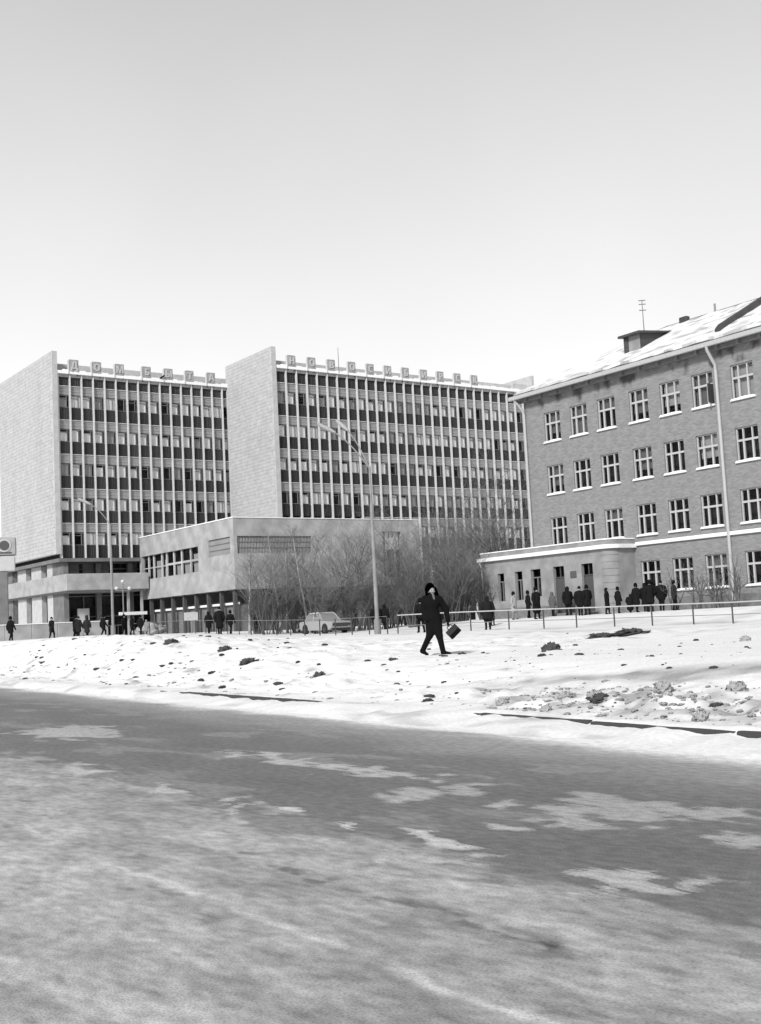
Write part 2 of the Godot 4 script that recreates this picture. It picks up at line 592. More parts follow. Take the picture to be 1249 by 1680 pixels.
func build_road() -> void:
	var big := FastNoiseLite.new()
	big.seed = 4
	big.frequency = 0.55
	big.fractal_octaves = 5
	var strk := FastNoiseLite.new()
	strk.seed = 14
	strk.frequency = 1.6
	strk.fractal_octaves = 4
	var fine := FastNoiseLite.new()
	fine.seed = 24
	fine.frequency = 8.0
	fine.fractal_octaves = 4
	var mot := FastNoiseLite.new()
	mot.seed = 34
	mot.frequency = 2.2
	mot.fractal_octaves = 5
	# masks of the ice patches
	var ice := PackedFloat32Array()
	ice.resize(TW * TH)
	for k in PATCHES.size():
		var poly := PackedVector2Array()
		var mid := Vector2.ZERO
		var src: Array = PATCHES[k]
		for i in range(0, src.size(), 2):
			poly.append(Vector2(src[i], src[i + 1]))
			mid += Vector2(src[i], src[i + 1]) / (src.size() / 2)
		var lo := Vector2(1e9, 1e9)
		var hi := -lo
		for p in poly:
			lo = lo.min(p)
			hi = hi.max(p)
		var grow := 0.16 * (hi - lo).length() * 0.5
		lo -= Vector2(grow, grow)
		hi += Vector2(grow, grow)
		var amp := clampf(0.22 * minf(hi.x - lo.x, hi.y - lo.y), 0.03, 0.3)
		for py in range(maxi(0, int(road_v(hi.y) * TH)), mini(TH, int(road_v(lo.y) * TH) + 1)):
			var z := road_z((py + 0.5) / TH)
			for px in range(maxi(0, int((lo.x - RX0) / (RX1 - RX0) * TW)), mini(TW, int((hi.x - RX0) / (RX1 - RX0) * TW) + 1)):
				var x := RX0 + (RX1 - RX0) * (px + 0.5) / TW
				var q := Vector2(x + amp * (1.6 * strk.get_noise_2d(x * 1.5, z * 0.8) + 0.7 * mot.get_noise_2d(x * 4.0, z * 1.6)), z + amp * (3.0 * strk.get_noise_2d(x * 1.5 + 31.0, z * 0.8) + 1.4 * mot.get_noise_2d(x * 4.0 + 17.0, z * 1.6)))
				if Geometry2D.is_point_in_polygon(q, poly):
					ice[py * TW + px] = maxf(ice[py * TW + px], PATCH_TONE[k])
	# soften the patch edges a little
	var data := PackedByteArray()
	data.resize(TW * TH)
	for py in TH:
		var z := road_z((py + 0.5) / TH)
		var kx := kerb_x(z)
		for px in TW:
			var x := RX0 + (RX1 - RX0) * (px + 0.5) / TW
			var b := big.get_noise_2d(x * 1.2, z * 0.45)
			var st := strk.get_noise_2d(x * 1.1, z * 0.32)
			var a := 0.16 + 0.035 * b + 0.02 * st
			# packed grey snow on the near lane
			var edge := 4.75 + 0.28 * clampf((-z - 7.0) / 5.0, -0.6, 1.0)
			var lane := smoothstep(edge + 0.16, edge - 0.2, x + 0.6 * st + 0.5 * b + 0.12 * mot.get_noise_2d(x, z))
			lane *= lerpf(1.0, 0.8, smoothstep(edge - 1.4, edge, x))
			var mo := mot.get_noise_2d(x * 1.2, z * 0.55)
			var rut := strk.get_noise_2d((x + 0.02 * z * z) * 1.3, z * 0.2 + 9.0)
			a = lerpf(a, 0.37 + 0.12 * b + 0.07 * rut + 0.13 * mo, lane)
			if lane > 0.3:
				a -= 0.10 * lane * smoothstep(0.16, 0.42, mot.get_noise_2d(x * 1.5 + 20.0, z * 0.8)) * smoothstep(-0.15, 0.25, b + rut)
				var wob := 0.10 * big.get_noise_2d(z * 0.6, 5.0) + 0.03 * strk.get_noise_2d(z * 1.5, x * 0.3)
				var near := smoothstep(-9.0, -6.5, z)
				for q in [[3.03, 0.045, 0.2], [2.42, 0.035, 0.08], [1.75, 0.05, 0.07], [3.42, 0.03, 0.09]]:
					a += q[2] * lane * near * exp(-pow((x + wob - q[0]) / q[1], 2.0)) * smoothstep(-0.3, 0.25, strk.get_noise_2d(x * 1.5 + q[0] * 9.0, z * 0.7))
				for q in [[3.74, 0.11, 0.16], [2.75, 0.07, 0.08], [4.2, 0.1, 0.09]]:
					a -= q[2] * lane * near * exp(-pow((x + wob - q[0]) / q[1], 2.0)) * smoothstep(-0.1, 0.3, mot.get_noise_2d(x * 2.2 + q[0] * 7.0, z * 1.1))
				a += 0.10 * lane * smoothstep(0.2, 0.45, big.get_noise_2d(x * 1.4 + 70.0, z * 0.5))
			# a thin skin of old ice that breaks up over the asphalt
			var skin := smoothstep(0.2, 0.3, b * 0.75 + st * 0.45) * (1.0 - lane)
			a = lerpf(a, 0.27, skin * 0.55)
			# the white shoulder beside the kerb
			var sh := kx - x
			a = lerpf(a, 0.86, smoothstep(1.7, 0.95, sh + 0.5 * b + 0.25 * st))
			a = lerpf(a, 0.36, 0.7 * smoothstep(3.2, 1.4, sh + 0.9 * b) * smoothstep(0.9, 1.5, sh))
			var ic := ice[py * TW + px]
			if ic > 0.0:
				var lo_i := ice[py * TW + maxi(px - 4, 0)]
				var hi_i := ice[py * TW + mini(px + 4, TW - 1)]
				var up_i := ice[maxi(py - 4, 0) * TW + px]
				var dn_i := ice[mini(py + 4, TH - 1) * TW + px]
				ic = ic * 0.4 + 0.15 * (lo_i + hi_i + up_i + dn_i)
				a = lerpf(a, 0.5 * ic + 0.08 * b, clampf(ic * 1.2, 0.0, 0.92))
			a *= 1.0 + 0.36 * fine.get_noise_2d(x * 1.4, z * 0.6)
			a = clampf(a, 0.03, 0.9)
			data[py * TW + px] = int(255.0 * (1.055 * pow(a, 1.0 / 2.4) - 0.055))
	var im := Image.create_from_data(TW, TH, false, Image.FORMAT_L8, data)
	var m := StandardMaterial3D.new()
	m.albedo_texture = ImageTexture.create_from_image(im)
	m.roughness = 0.8
	var rm := Mesher.new()
	var zs := steps([34.0, 2.0, 2.0, 0.5, -12.0, 1.0, -64.0, 3.0, -190.0])
	for i in zs.size() - 1:
		for xr in [[-22.0, -2.0], [-2.0, 16.0], [16.0, 34.0]]:
			var q := []
			for e in [[xr[0], zs[i]], [xr[1], zs[i]], [xr[1], zs[i + 1]], [xr[0], zs[i + 1]]]:
				q.append(Vector3(e[0], 0.0, e[1]))
			if xr[0] > 15.0 and zs[i] > -64.0:
				continue
			rm.quad(q[0], q[1], q[2], q[3])
			for k in [0, 2, 1, 0, 3, 2]:
				rm.t2.append(Vector2(q[k].x / 1.9, q[k].z / 4.6))
			var uvs := []
			for p in q:
				# past the mapped stretch the wear goes on, mirrored
				var xx: float = p.x if p.x >= RX0 else 2.0 * RX0 - p.x + 2.0
				var zz: float = p.z if p.z <= RZ0 else 2.0 * RZ0 - p.z
				zz = zz if zz >= RZ1 else 2.0 * RZ1 - zz
				xx = clampf(xx - (kerb_x(p.z) - kerb_x(zz)), RX0, RX1)
				uvs.append(Vector2((xx - RX0) / (RX1 - RX0), road_v(clampf(zz, RZ1, RZ0))))
			rm.t.append_array([uvs[0], uvs[2], uvs[1], uvs[0], uvs[3], uvs[2]])
	m.heightmap_enabled = true
	m.heightmap_texture = m.albedo_texture
	m.heightmap_scale = 1.2
	m.detail_enabled = true
	m.detail_blend_mode = BaseMaterial3D.BLEND_MODE_MUL
	m.detail_uv_layer = BaseMaterial3D.DETAIL_UV_2
	m.detail_albedo = noise_tex("road_grit", 0.16, 0.72, 1.18, 4, 1024)
	structure(part("road", rm, m, self))


# ------------------------------------------------------------------ office block
const BAY_H := 3.4


class Bay:
	var louvre: ArrayMesh
	var spandrel: ArrayMesh
	var frames := []
	var pane: ArrayMesh
	var curtains := []
	var fin_w := 0.115
	var w := 1.1


func make_bay(pitch: float) -> Bay:
	var b := Bay.new()
	b.w = pitch - b.fin_w
	var w := b.w
	# dark ribbed panel below the glass
	var m := Mesher.new()
	m.box(Vector3(0, 0, -0.05), Vector3(w, 1.17, 0))
	for k in 6:
		var x := w * (k + 0.5) / 6.0
		m.quad(Vector3(x - 0.06, 0.02, 0.001), Vector3(x - 0.025, 0.02, 0.05), Vector3(x - 0.025, 1.15, 0.05), Vector3(x - 0.06, 1.15, 0.001))
		m.quad(Vector3(x - 0.025, 0.02, 0.05), Vector3(x + 0.025, 0.02, 0.05), Vector3(x + 0.025, 1.15, 0.05), Vector3(x - 0.025, 1.15, 0.05))
		m.quad(Vector3(x + 0.025, 0.02, 0.05), Vector3(x + 0.06, 0.02, 0.001), Vector3(x + 0.06, 1.15, 0.001), Vector3(x + 0.025, 1.15, 0.05))
	b.louvre = m.mesh()
	# grey spandrel with a ledge on top and two grooves
	m = Mesher.new()
	m.box(Vector3(0, 0, -0.05), Vector3(w, 0.28, 0.03))
	m.box(Vector3(0, 0.3, -0.05), Vector3(w, 0.58, 0.03))
	m.box(Vector3(0, 0.6, -0.05), Vector3(w, 0.84, 0.03))
	b.spandrel = m.mesh()
	for kind in 2:
		m = Mesher.new()
		var h := 1.22
		m.box(Vector3(0, 0, -0.06), Vector3(w, 0.05, 0.03))
		m.box(Vector3(0, h - 0.05, -0.06), Vector3(w, h, 0.03))
		m.box(Vector3(0, 0.05, -0.06), Vector3(0.05, h - 0.05, 0.03))
		m.box(Vector3(w - 0.05, 0.05, -0.06), Vector3(w, h - 0.05, 0.03))
		m.box(Vector3(w * 0.72, 0.05, -0.06), Vector3(w * 0.72 + 0.05, h - 0.05, 0.03))
		if kind == 1:
			m.box(Vector3(0.05, h - 0.3, -0.06), Vector3(w * 0.72, h - 0.25, 0.03))
		b.frames.append(m.mesh())
	b.pane = bx(Vector3(0.04, 0.04, -0.02), Vector3(w - 0.04, 1.18, -0.012)).mesh()
	for k in 4:
		m = Mesher.new()
		var x1: float = [0.74, 0.8, 0.68, 0.95][k] * w
		var top: float = [1.2, 0.95, 1.2, 1.2][k]
		var folds := 5
		for i in folds:
			var xa := 0.04 + (x1 - 0.04) * i / folds
			var xb := 0.04 + (x1 - 0.04) * (i + 1) / folds
			var za := 0.02 if i % 2 else -0.02
			m.quad(Vector3(xa, 0, za), Vector3(xb, 0, -za), Vector3(xb, top, -za), Vector3(xa, top, za))
			m.quad(Vector3(xb, 0, -za - 0.01), Vector3(xa, 0, za - 0.01), Vector3(xa, top, za - 0.01), Vector3(xb, top, -za - 0.01))
		b.curtains.append(m.mesh())
	return b


func facade(o: Node3D, x0: float, pitch: float, bays: int, bottom: float, floors: Array, zf: float, top: float, rng: RandomNumberGenerator, curtain_p: float, dark_from: int, dark: float, hide: Callable) -> void:
	var b := make_bay(pitch)
	var fw := b.fin_w
	var lou := []
	for k in 4:
		lou.append(mat("louvre%.3f" % (dark * (1.0 + 0.35 * k)), dark * (1.0 + 0.35 * k), 0.55, "fine", 3.0))
	for k in bays:
		var x := x0 + k * pitch + fw
		for y in floors:
			if hide.call(x, y):
				continue
			piece("dark_panel", b.louvre, lou[rng.randi() % 4], o, Transform3D(Basis(), Vector3(x, y, zf - 0.27)))
			if y + BAY_H > top:
				continue
			piece("spandrel_panel", b.spandrel, M.spandrel, o, Transform3D(Basis(), Vector3(x, y + 2.5, zf - 0.27)))
			piece("ledge", bx_cached("ledge%.2f" % pitch, Vector3(0, 0, -0.06), Vector3(b.w, 0.06, 0.1)), M.fin, o, Transform3D(Basis(), Vector3(x, y + 3.34, zf - 0.27)))
			var wd := piece("window", b.frames[rng.randi() % 2], M.frame_grey, o, Transform3D(Basis(), Vector3(x, y + 1.22, zf - 0.27)))
			part("pane", b.pane, M.glass, wd)
			if rng.randf() < 0.75 and k < dark_from:
				part("blind", bx_cached("blind%.2f" % pitch, Vector3(b.w * 0.77, 0.02, -0.14), Vector3(b.w - 0.02, 1.2, -0.13)), M.blind, wd)
			if rng.randf() < curtain_p and k < dark_from:
				var kind := rng.randi() % 3
				if rng.randf() < 0.06:
					kind = 3
				part("curtain", b.curtains[kind], M.curtain if rng.randf() < 0.75 else mat("curtain_grey", 0.28, 0.95), wd, Transform3D(Basis(), Vector3(0, 0, -0.075)))
	for k in bays + 1:
		var h := top - bottom
		var big := rng.randf_range(0, 1)
		piece("fin", bx_cached("fin%.2f" % h, Vector3(0, 0, -0.5), Vector3(fw, h, 0)), M.fin, o, Transform3D(Basis(), Vector3(x0 + k * pitch, bottom, zf)))


var boxes := {}


func bx_cached(key: String, lo: Vector3, hi: Vector3) -> ArrayMesh:
	if not boxes.has(key):
		boxes[key] = bx(lo, hi).mesh()
	return boxes[key]


# courses of cladding slabs on a side wall that faces -x
func cladding(o: Node3D, x: float, z0: float, z1: float, y0: float, y1: float, seed_: int) -> void:
	var rng := RandomNumberGenerator.new()
	rng.seed = seed_
	var m := Mesher.new()
	var weather := FastNoiseLite.new()
	weather.seed = seed_ + 60
	weather.frequency = 0.22
	weather.fractal_octaves = 4
	var rows := int((y1 - y0) / 0.36)
	var h := (y1 - y0) / rows
	for r in rows:
		var z := z0 - rng.randf_range(0.0, 1.0)
		while z > z1:
			var zn := maxf(z - 1.1, z1)
			var g := rng.randf_range(0.95, 1.0) * (1.0 - 0.08 * smoothstep(0.0, 0.5, weather.get_noise_2d(z * 1.4, (y0 + r * h) * 0.35)))
			m.col = Color(g, g, g)
			var a := minf(z, z0)
			var d := rng.randf_range(0.025, 0.034)
			m.box(Vector3(x - d, y0 + r * h + 0.008, zn + 0.006), Vector3(x, y0 + (r + 1) * h - 0.008, a - 0.006))
			z = zn
			if z <= z1 + 0.2:
				break
		if z0 - z < 0.0:
			continue
	stuff(part("wall_cladding", m, M.cladding, o))


func letters(called: String, text: String, xs: Array, zf: float, y: float, label: String) -> void:
	var o := thing(called, label, "rooftop sign", Vector3(xs[0], y, zf))
	var font := SystemFont.new()
	font.font_names = PackedStringArray(["Droid Sans"])
	font.font_weight = 700
	for i in text.length():
		var at := Vector3(xs[i] - xs[0], 0, 0)
		var panel := piece("letter_panel", cb(Vector3(-0.47, 0.16, -0.28), Vector3(0.47, 1.34, 0.0), 0.03).mesh(), M.letter_box, o, Transform3D(Basis(), at))
		var tm := TextMesh.new()
		tm.text = text[i]
		tm.font = font
		tm.font_size = 64
		tm.pixel_size = 1.0 / 64.0
		tm.depth = 0.06
		part("letter", tm, M.letter, panel, Transform3D(Basis(), Vector3(0, 0.75, 0.031)))
		for s in [-0.4, 0.36]:
			piece("post", bx_cached("signpost", Vector3(0, -0.25, -0.2), Vector3(0.05, 0.2, -0.14)), M.metal_dark, o, Transform3D(Basis(), at + Vector3(s, 0, 0)))
		piece("support", bx_cached("signfin", Vector3(-0.62, -0.05, -0.18), Vector3(-0.5, 1.25, 0.02)), M.fin, o, Transform3D(Basis(), at))


func build_office() -> void:
	var rng := RandomNumberGenerator.new()
	rng.seed = 31
	# ---- taller right-hand block
	var o := thing("office_block", "long grey office block with a blank side wall, standing behind the podium wing", "office building")
	var zf := -99.13
	var x0 := 59.86
	part("core", bx(Vector3(59.0, 1.3, -116.0), Vector3(93.8, 27.6, zf - 1.1)), M.dark, o)
	part("roof", bx(Vector3(58.8, 27.6, -116.0), Vector3(93.9, 27.9, zf - 0.1)), M.concrete, o)
	var sn := Mesher.new()
	for k in 60:
		var xa := 58.8 + 35.1 * k / 60.0
		var q := rng.randf_range(0.2, 0.36)
		sn.box(Vector3(xa, 27.902, zf - 1.0), Vector3(xa + 35.1 / 60.0, 27.98 + q, zf + 0.12))
	part("snow_ledge", sn, M.snow, o)
	part("parapet", bx(Vector3(58.8, 27.9, zf - 1.5), Vector3(91.5, 29.0, zf - 1.2)), M.cladding, o)
	var gable := part("side_wall", bx(Vector3(58.2, 1.3, -108.9), Vector3(58.72, 30.05, zf + 0.1)), M.cladding, o)
	cladding(o, 58.2, zf + 0.1, -108.6, 11.5, 30.0, 3)
	part("side_wall", bx(Vector3(93.65, 1.3, -116.0), Vector3(94.05, 30.05, zf + 0.1)), M.cladding, o)
	part("side_wall", bx(Vector3(91.5, 27.95, -112.0), Vector3(93.6, 29.1, zf - 0.8)), M.cladding, o)
	facade(o, x0 - 1.243, 1.243, 28, 1.3, [26.5, 23.1, 19.7, 16.3, 12.9, 9.5, 6.1, 2.7], zf, 27.9, rng, 0.86, 26, 0.004,
		func(x: float, y: float) -> bool: return y < 12.0 and x < 68.0)
	part("mast", cyl([Vector3(66.3, 28, zf + 0.1), Vector3(66.3, 30.7, zf + 0.1)], [0.05, 0.03], 6), M.metal, o)
	letters("rooftop_sign", "НОВОСИБИРСК", [60.55, 62.96, 65.37, 67.95, 70.32, 72.64, 75.02, 77.53, 79.85, 82.30, 84.80], zf + 0.15, 28.0, "eleven grey letter boxes along the roof edge of the long block")
	# ---- left-hand block
	var l := thing("office_block", "lower-set grey office block on the left, above the entrance canopy", "office building")
	zf = -108.67
	part("core", bx(Vector3(39.8, 9.3, -126.0), Vector3(64.0, 27.4, zf - 1.1)), M.dark, l)
	part("roof", bx(Vector3(39.5, 27.4, -126.0), Vector3(66.0, 27.7, zf - 0.1)), M.concrete, l)
	sn = Mesher.new()
	for k in 32:
		var xa := 39.5 + 18.7 * k / 32.0
		sn.box(Vector3(xa, 27.702, zf - 1.0), Vector3(xa + 18.7 / 32.0, 27.8 + rng.randf_range(0.18, 0.34), zf + 0.12))
	part("snow_ledge", sn, M.snow, l)
	part("parapet", bx(Vector3(39.5, 27.7, zf - 1.5), Vector3(62.0, 28.95, zf - 1.2)), M.cladding, l)
	part("side_wall", bx(Vector3(38.98, 9.9, -125.3), Vector3(39.5, 29.85, zf + 0.15)), M.cladding, l)
	cladding(l, 38.98, zf + 0.15, -125.3, 9.95, 29.8, 4)
	facade(l, 39.56, 1.2, 16, 9.5, [26.55, 23.15, 19.75, 16.35, 12.95, 9.55], zf, 27.7, rng, 0.88, 16, 0.016, func(_x: float, _y: float) -> bool: return false)
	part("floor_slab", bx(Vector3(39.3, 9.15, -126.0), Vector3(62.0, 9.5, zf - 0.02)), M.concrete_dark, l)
	letters("rooftop_sign", "ДОМБЫТА", [41.21, 43.57, 45.99, 48.92, 51.36, 53.77, 56.28], zf + 0.15, 27.82, "seven grey letter boxes along the roof edge of the left block")
	build_base(l, rng)
	build_wing(rng)


func cyl(pts: Array, rads: Array, sides: int) -> Mesher:
	var m := Mesher.new()
	m.tube(pts, rads, sides)
	return m


func build_base(l: Node3D, rng: RandomNumberGenerator) -> void:
	# two recessed storeys under the left block, and the canopy band round them
	part("base_core", bx(Vector3(40.6, 1.2, -126.0), Vector3(62.0, 9.15, -111.6)), M.dark, l)
	part("canopy_band", cb(Vector3(39.2, 6.25, -126.0), Vector3(47.6, 7.85, -106.6), 0.05), M.concrete, l)
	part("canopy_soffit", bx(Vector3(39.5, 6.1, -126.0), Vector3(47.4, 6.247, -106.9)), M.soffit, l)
	# side: light piers between dark windows
	for q in [[-109.0, -112.0, 0], [-112.0, -113.6, 1], [-115.3, -118.3, 1], [-120.0, -122.7, 1], [-124.4, -126.0, 0]]:
		part("pier", bx(Vector3(39.8, 1.2, q[1]), Vector3(40.3, 9.14, q[0])), M.cladding if q[2] == 1 else M.concrete_dark, l)
	for z in [-113.6, -118.3, -122.7]:
		for y in [2.3, 7.95]:
			var h := 3.75 if y < 5.0 else 1.15
			var wd := piece("window", bx_cached("side_window", Vector3(0, 0, -1.7), Vector3(0.06, 0.07, 0)), M.frame_grey, l, Transform3D(Basis(), Vector3(39.84, y, z)))
			part("pane", bx_cached("side_pane%.1f" % h, Vector3(0.02, 0.07, -1.7), Vector3(0.03, h, 0)), M.glass, wd)
	for k in 3:
		piece("pier", bx_cached("pier_front", Vector3(0, 0, -0.4), Vector3(0.5, 7.9, 0)), M.concrete_dark, l, Transform3D(Basis(), Vector3(40.2 + k * 3.4, 1.2, -110.2)))
	# front: upper strip of glazing and the entrance below the canopy
	for k in 5:
		var x := 40.9 + k * 1.55
		for y in [2.0, 7.95]:
			var h := 3.9 if y < 5.0 else 1.2
			var f := Mesher.new()
			f.box(Vector3(0, 0, -0.05), Vector3(0.08, h, 0.05))
			f.box(Vector3(0.08, h - 0.1, -0.05), Vector3(1.55, h, 0.05))
			f.box(Vector3(0.08, h * 0.45, -0.05), Vector3(1.55, h * 0.45 + 0.07, 0.05))
			var wd := piece("glazing" if y > 5.0 else "entrance_door", f.mesh(), M.frame_grey, l, Transform3D(Basis(), Vector3(x, y, -110.9)))
			part("pane", bx_cached("front_pane%.1f" % h, Vector3(0.08, 0.0, -0.01), Vector3(1.55, h - 0.1, 0.0)), M.glass, wd)
			if y > 5.0 and rng.randf() < 0.7:
				part("curtain", bx_cached("front_curtain", Vector3(0.15, 0, -0.3), Vector3(1.3, 1.1, -0.28)), mat("curtain_grey", 0.28, 0.95), wd)
	part("door_panel", bx(Vector3(41.4, 1.5, -109.9), Vector3(42.6, 4.6, -109.7)), M.cladding, l)
	part("canopy_beam", bx(Vector3(44.6, 3.75, -107.2), Vector3(47.5, 4.05, -107.0)), M.trim, l)
	for x in [45.6, 47.0]:
		piece("canopy_column", bx_cached("canopy_column", Vector3(0, 0, 0), Vector3(0.22, 4.75, 0.22)), M.concrete, l, Transform3D(Basis(), Vector3(x, 1.5, -107.5)))


func build_wing(rng: RandomNumberGenerator) -> void:
	var o := thing("podium_wing", "low concrete podium wing with a strip of windows, in front of the long block", "office building")
	var x0 := 47.74
	var zf := -88.98
	# the face towards the road (looks along -x): right runs with +z
	var m := Mesher.new()
	var strip := Rect2(0.4, 7.22 - 5.25, 12.7, 2.33)
	var grille := Rect2(15.2, 8.32 - 5.25, 4.5 - 0.35, 1.56)
	m.wall(Vector3(x0, 5.25, -109.0), Vector3(0, 0, 1), 109.0 + zf, 6.22, [strip, grille], 0.4)
	m.wall(Vector3(x0, 5.25, zf), Vector3(1, 0, 0), 20.3, 6.22, [Rect2(0.35, 3.07, 7.6, 1.56), Rect2(15.9, 0.7, 2.2, 4.4)], 0.4)
	m.quad(Vector3(x0, 11.47, zf), Vector3(68.04, 11.47, zf), Vector3(68.04, 11.47, -99.0), Vector3(x0, 11.47, -99.0))
	m.quad(Vector3(x0, 11.47, -99.0), Vector3(58.1, 11.47, -99.0), Vector3(58.1, 11.47, -109.0), Vector3(x0, 11.47, -109.0))
	m.quad(Vector3(68.04, 1.3, zf), Vector3(68.04, 1.3, -99.0), Vector3(68.04, 11.47, -99.0), Vector3(68.04, 11.47, zf))
	m.quad(Vector3(x0, 5.25, -109.0), Vector3(68.04, 5.25, -109.0), Vector3(68.04, 5.25, zf), Vector3(x0, 5.25, zf))
	part("wall", m, M.concrete, o)
	part("coping", bx(Vector3(x0 - 0.06, 11.472, -109.0), Vector3(x0 + 0.4, 11.56, zf + 0.06)), M.snow, o)
	part("coping", bx(Vector3(x0 + 0.401, 11.472, zf - 0.3), Vector3(68.1, 11.54, zf + 0.06)), M.snow, o)
	part("core", bx(Vector3(x0 + 1.2, 1.2, -108.9), Vector3(67.8, 11.4, zf - 1.2)), M.dark, o)
	# window strip: panes between posts, with a rail half-way up
	var z := -108.6
	var widths := [1.35, 1.2, 1.9, 1.1, 1.6, 1.7, 1.9, 1.9]
	for k in widths.size():
		var w: float = widths[k]
		var f := Mesher.new()
		f.box(Vector3(-0.06, 0, w - 0.22), Vector3(0.08, 2.33, w))
		f.box(Vector3(-0.04, 1.05, 0), Vector3(0.06, 1.25 if k > 3 else 1.13, w - 0.22))
		var wd := piece("window", f.mesh(), M.cladding if k < 6 else M.concrete, o, Transform3D(Basis(), Vector3(x0 + 0.28, 7.22, z)))
		part("pane", bx(Vector3(0.0, 0, 0), Vector3(0.01, 2.33, w - 0.22)), M.glass, wd)
		if k > 1 and rng.randf() < 0.8:
			part("curtain", bx(Vector3(0.2, 0, 0.1), Vector3(0.22, rng.randf_range(0.9, 2.0), w - 0.3)), mat("curtain_grey", 0.28, 0.95), wd)
		z += w
	# ribbed grille that wraps round the corner
	for side in 2:
		var g := part("grille", bx(Vector3(0, 0, -0.36), Vector3(4.15 if side == 0 else 7.6, 1.56, -0.3)), M.spandrel, o,
			Transform3D(Basis(Vector3(0, 0, 1), Vector3(0, 1, 0), Vector3(-1, 0, 0)), Vector3(x0, 8.32, -93.8)) if side == 0 else Transform3D(Basis(), Vector3(x0 + 0.35, 8.32, zf)))
		var n := 28 if side == 0 else 50
		var len := 4.15 if side == 0 else 7.6
		var bars := Mesher.new()
		for k in n:
			var x := len * (k + 0.5) / n
			bars.box(Vector3(x - 0.03, 0.05, -0.3), Vector3(x + 0.03, 1.51, -0.12))
		stuff(part("bars", bars, M.concrete, g))
		for y in [0.0, 0.52, 1.02, 1.5]:
			part("rail", bx(Vector3(0, y, -0.3), Vector3(len, y + 0.06, -0.08)), M.concrete_dark if y > 0 else M.concrete, g)
	# two tall windows in the front
	for k in 2:
		var wd := part("window", bx(Vector3(0.98, 0, -0.1), Vector3(1.12, 4.4, 0.05)), M.fin, o, Transform3D(Basis(), Vector3(x0 + 15.9 + k * 1.06 - 0.53, 5.95, zf - 0.3)))
		part("pane", bx(Vector3(0.55, 0.0, -0.04), Vector3(0.98, 4.4, -0.03)), M.glass, wd)
		part("panel", bx(Vector3(0.55, 2.7, -0.2), Vector3(1.5 if k == 0 else 1.6, 4.4, -0.12)), M.curtain, wd)
	# recessed ground storey: dark glazing, a pale transom rail and columns
	part("transom", bx(Vector3(x0 + 0.7, 3.95, -108.5), Vector3(x0 + 0.8, 4.15, zf - 0.8)), M.trim, o)
	z = -107.5
	for k in 8:
		piece("column", bx_cached("wing_column", Vector3(0, 0, 0), Vector3(0.3, 4.05, 0.3)), mat("column_dark", 0.06, 0.9), o, Transform3D(Basis(), Vector3(x0 + 0.25, 1.2, z)))
		z += 2.5
	for k in 8:
		piece("column", bx_cached("wing_column", Vector3(0, 0, 0), Vector3(0.3, 4.05, 0.3)), mat("column_dark", 0.06, 0.9), o, Transform3D(Basis(), Vector3(x0 + 2.5 + k * 2.4, 1.2, zf - 0.7)))
	part("base_wall", bx(Vector3(x0 + 0.95, 1.2, -108.8), Vector3(x0 + 1.19, 3.9, zf - 1.0)), M.plinth, o)
	part("base_wall", bx(Vector3(x0 + 1.2, 1.2, zf - 1.19), Vector3(67.9, 3.9, zf - 0.95)), M.plinth, o)


# ------------------------------------------------------------------ brick building
const BX := 53.99


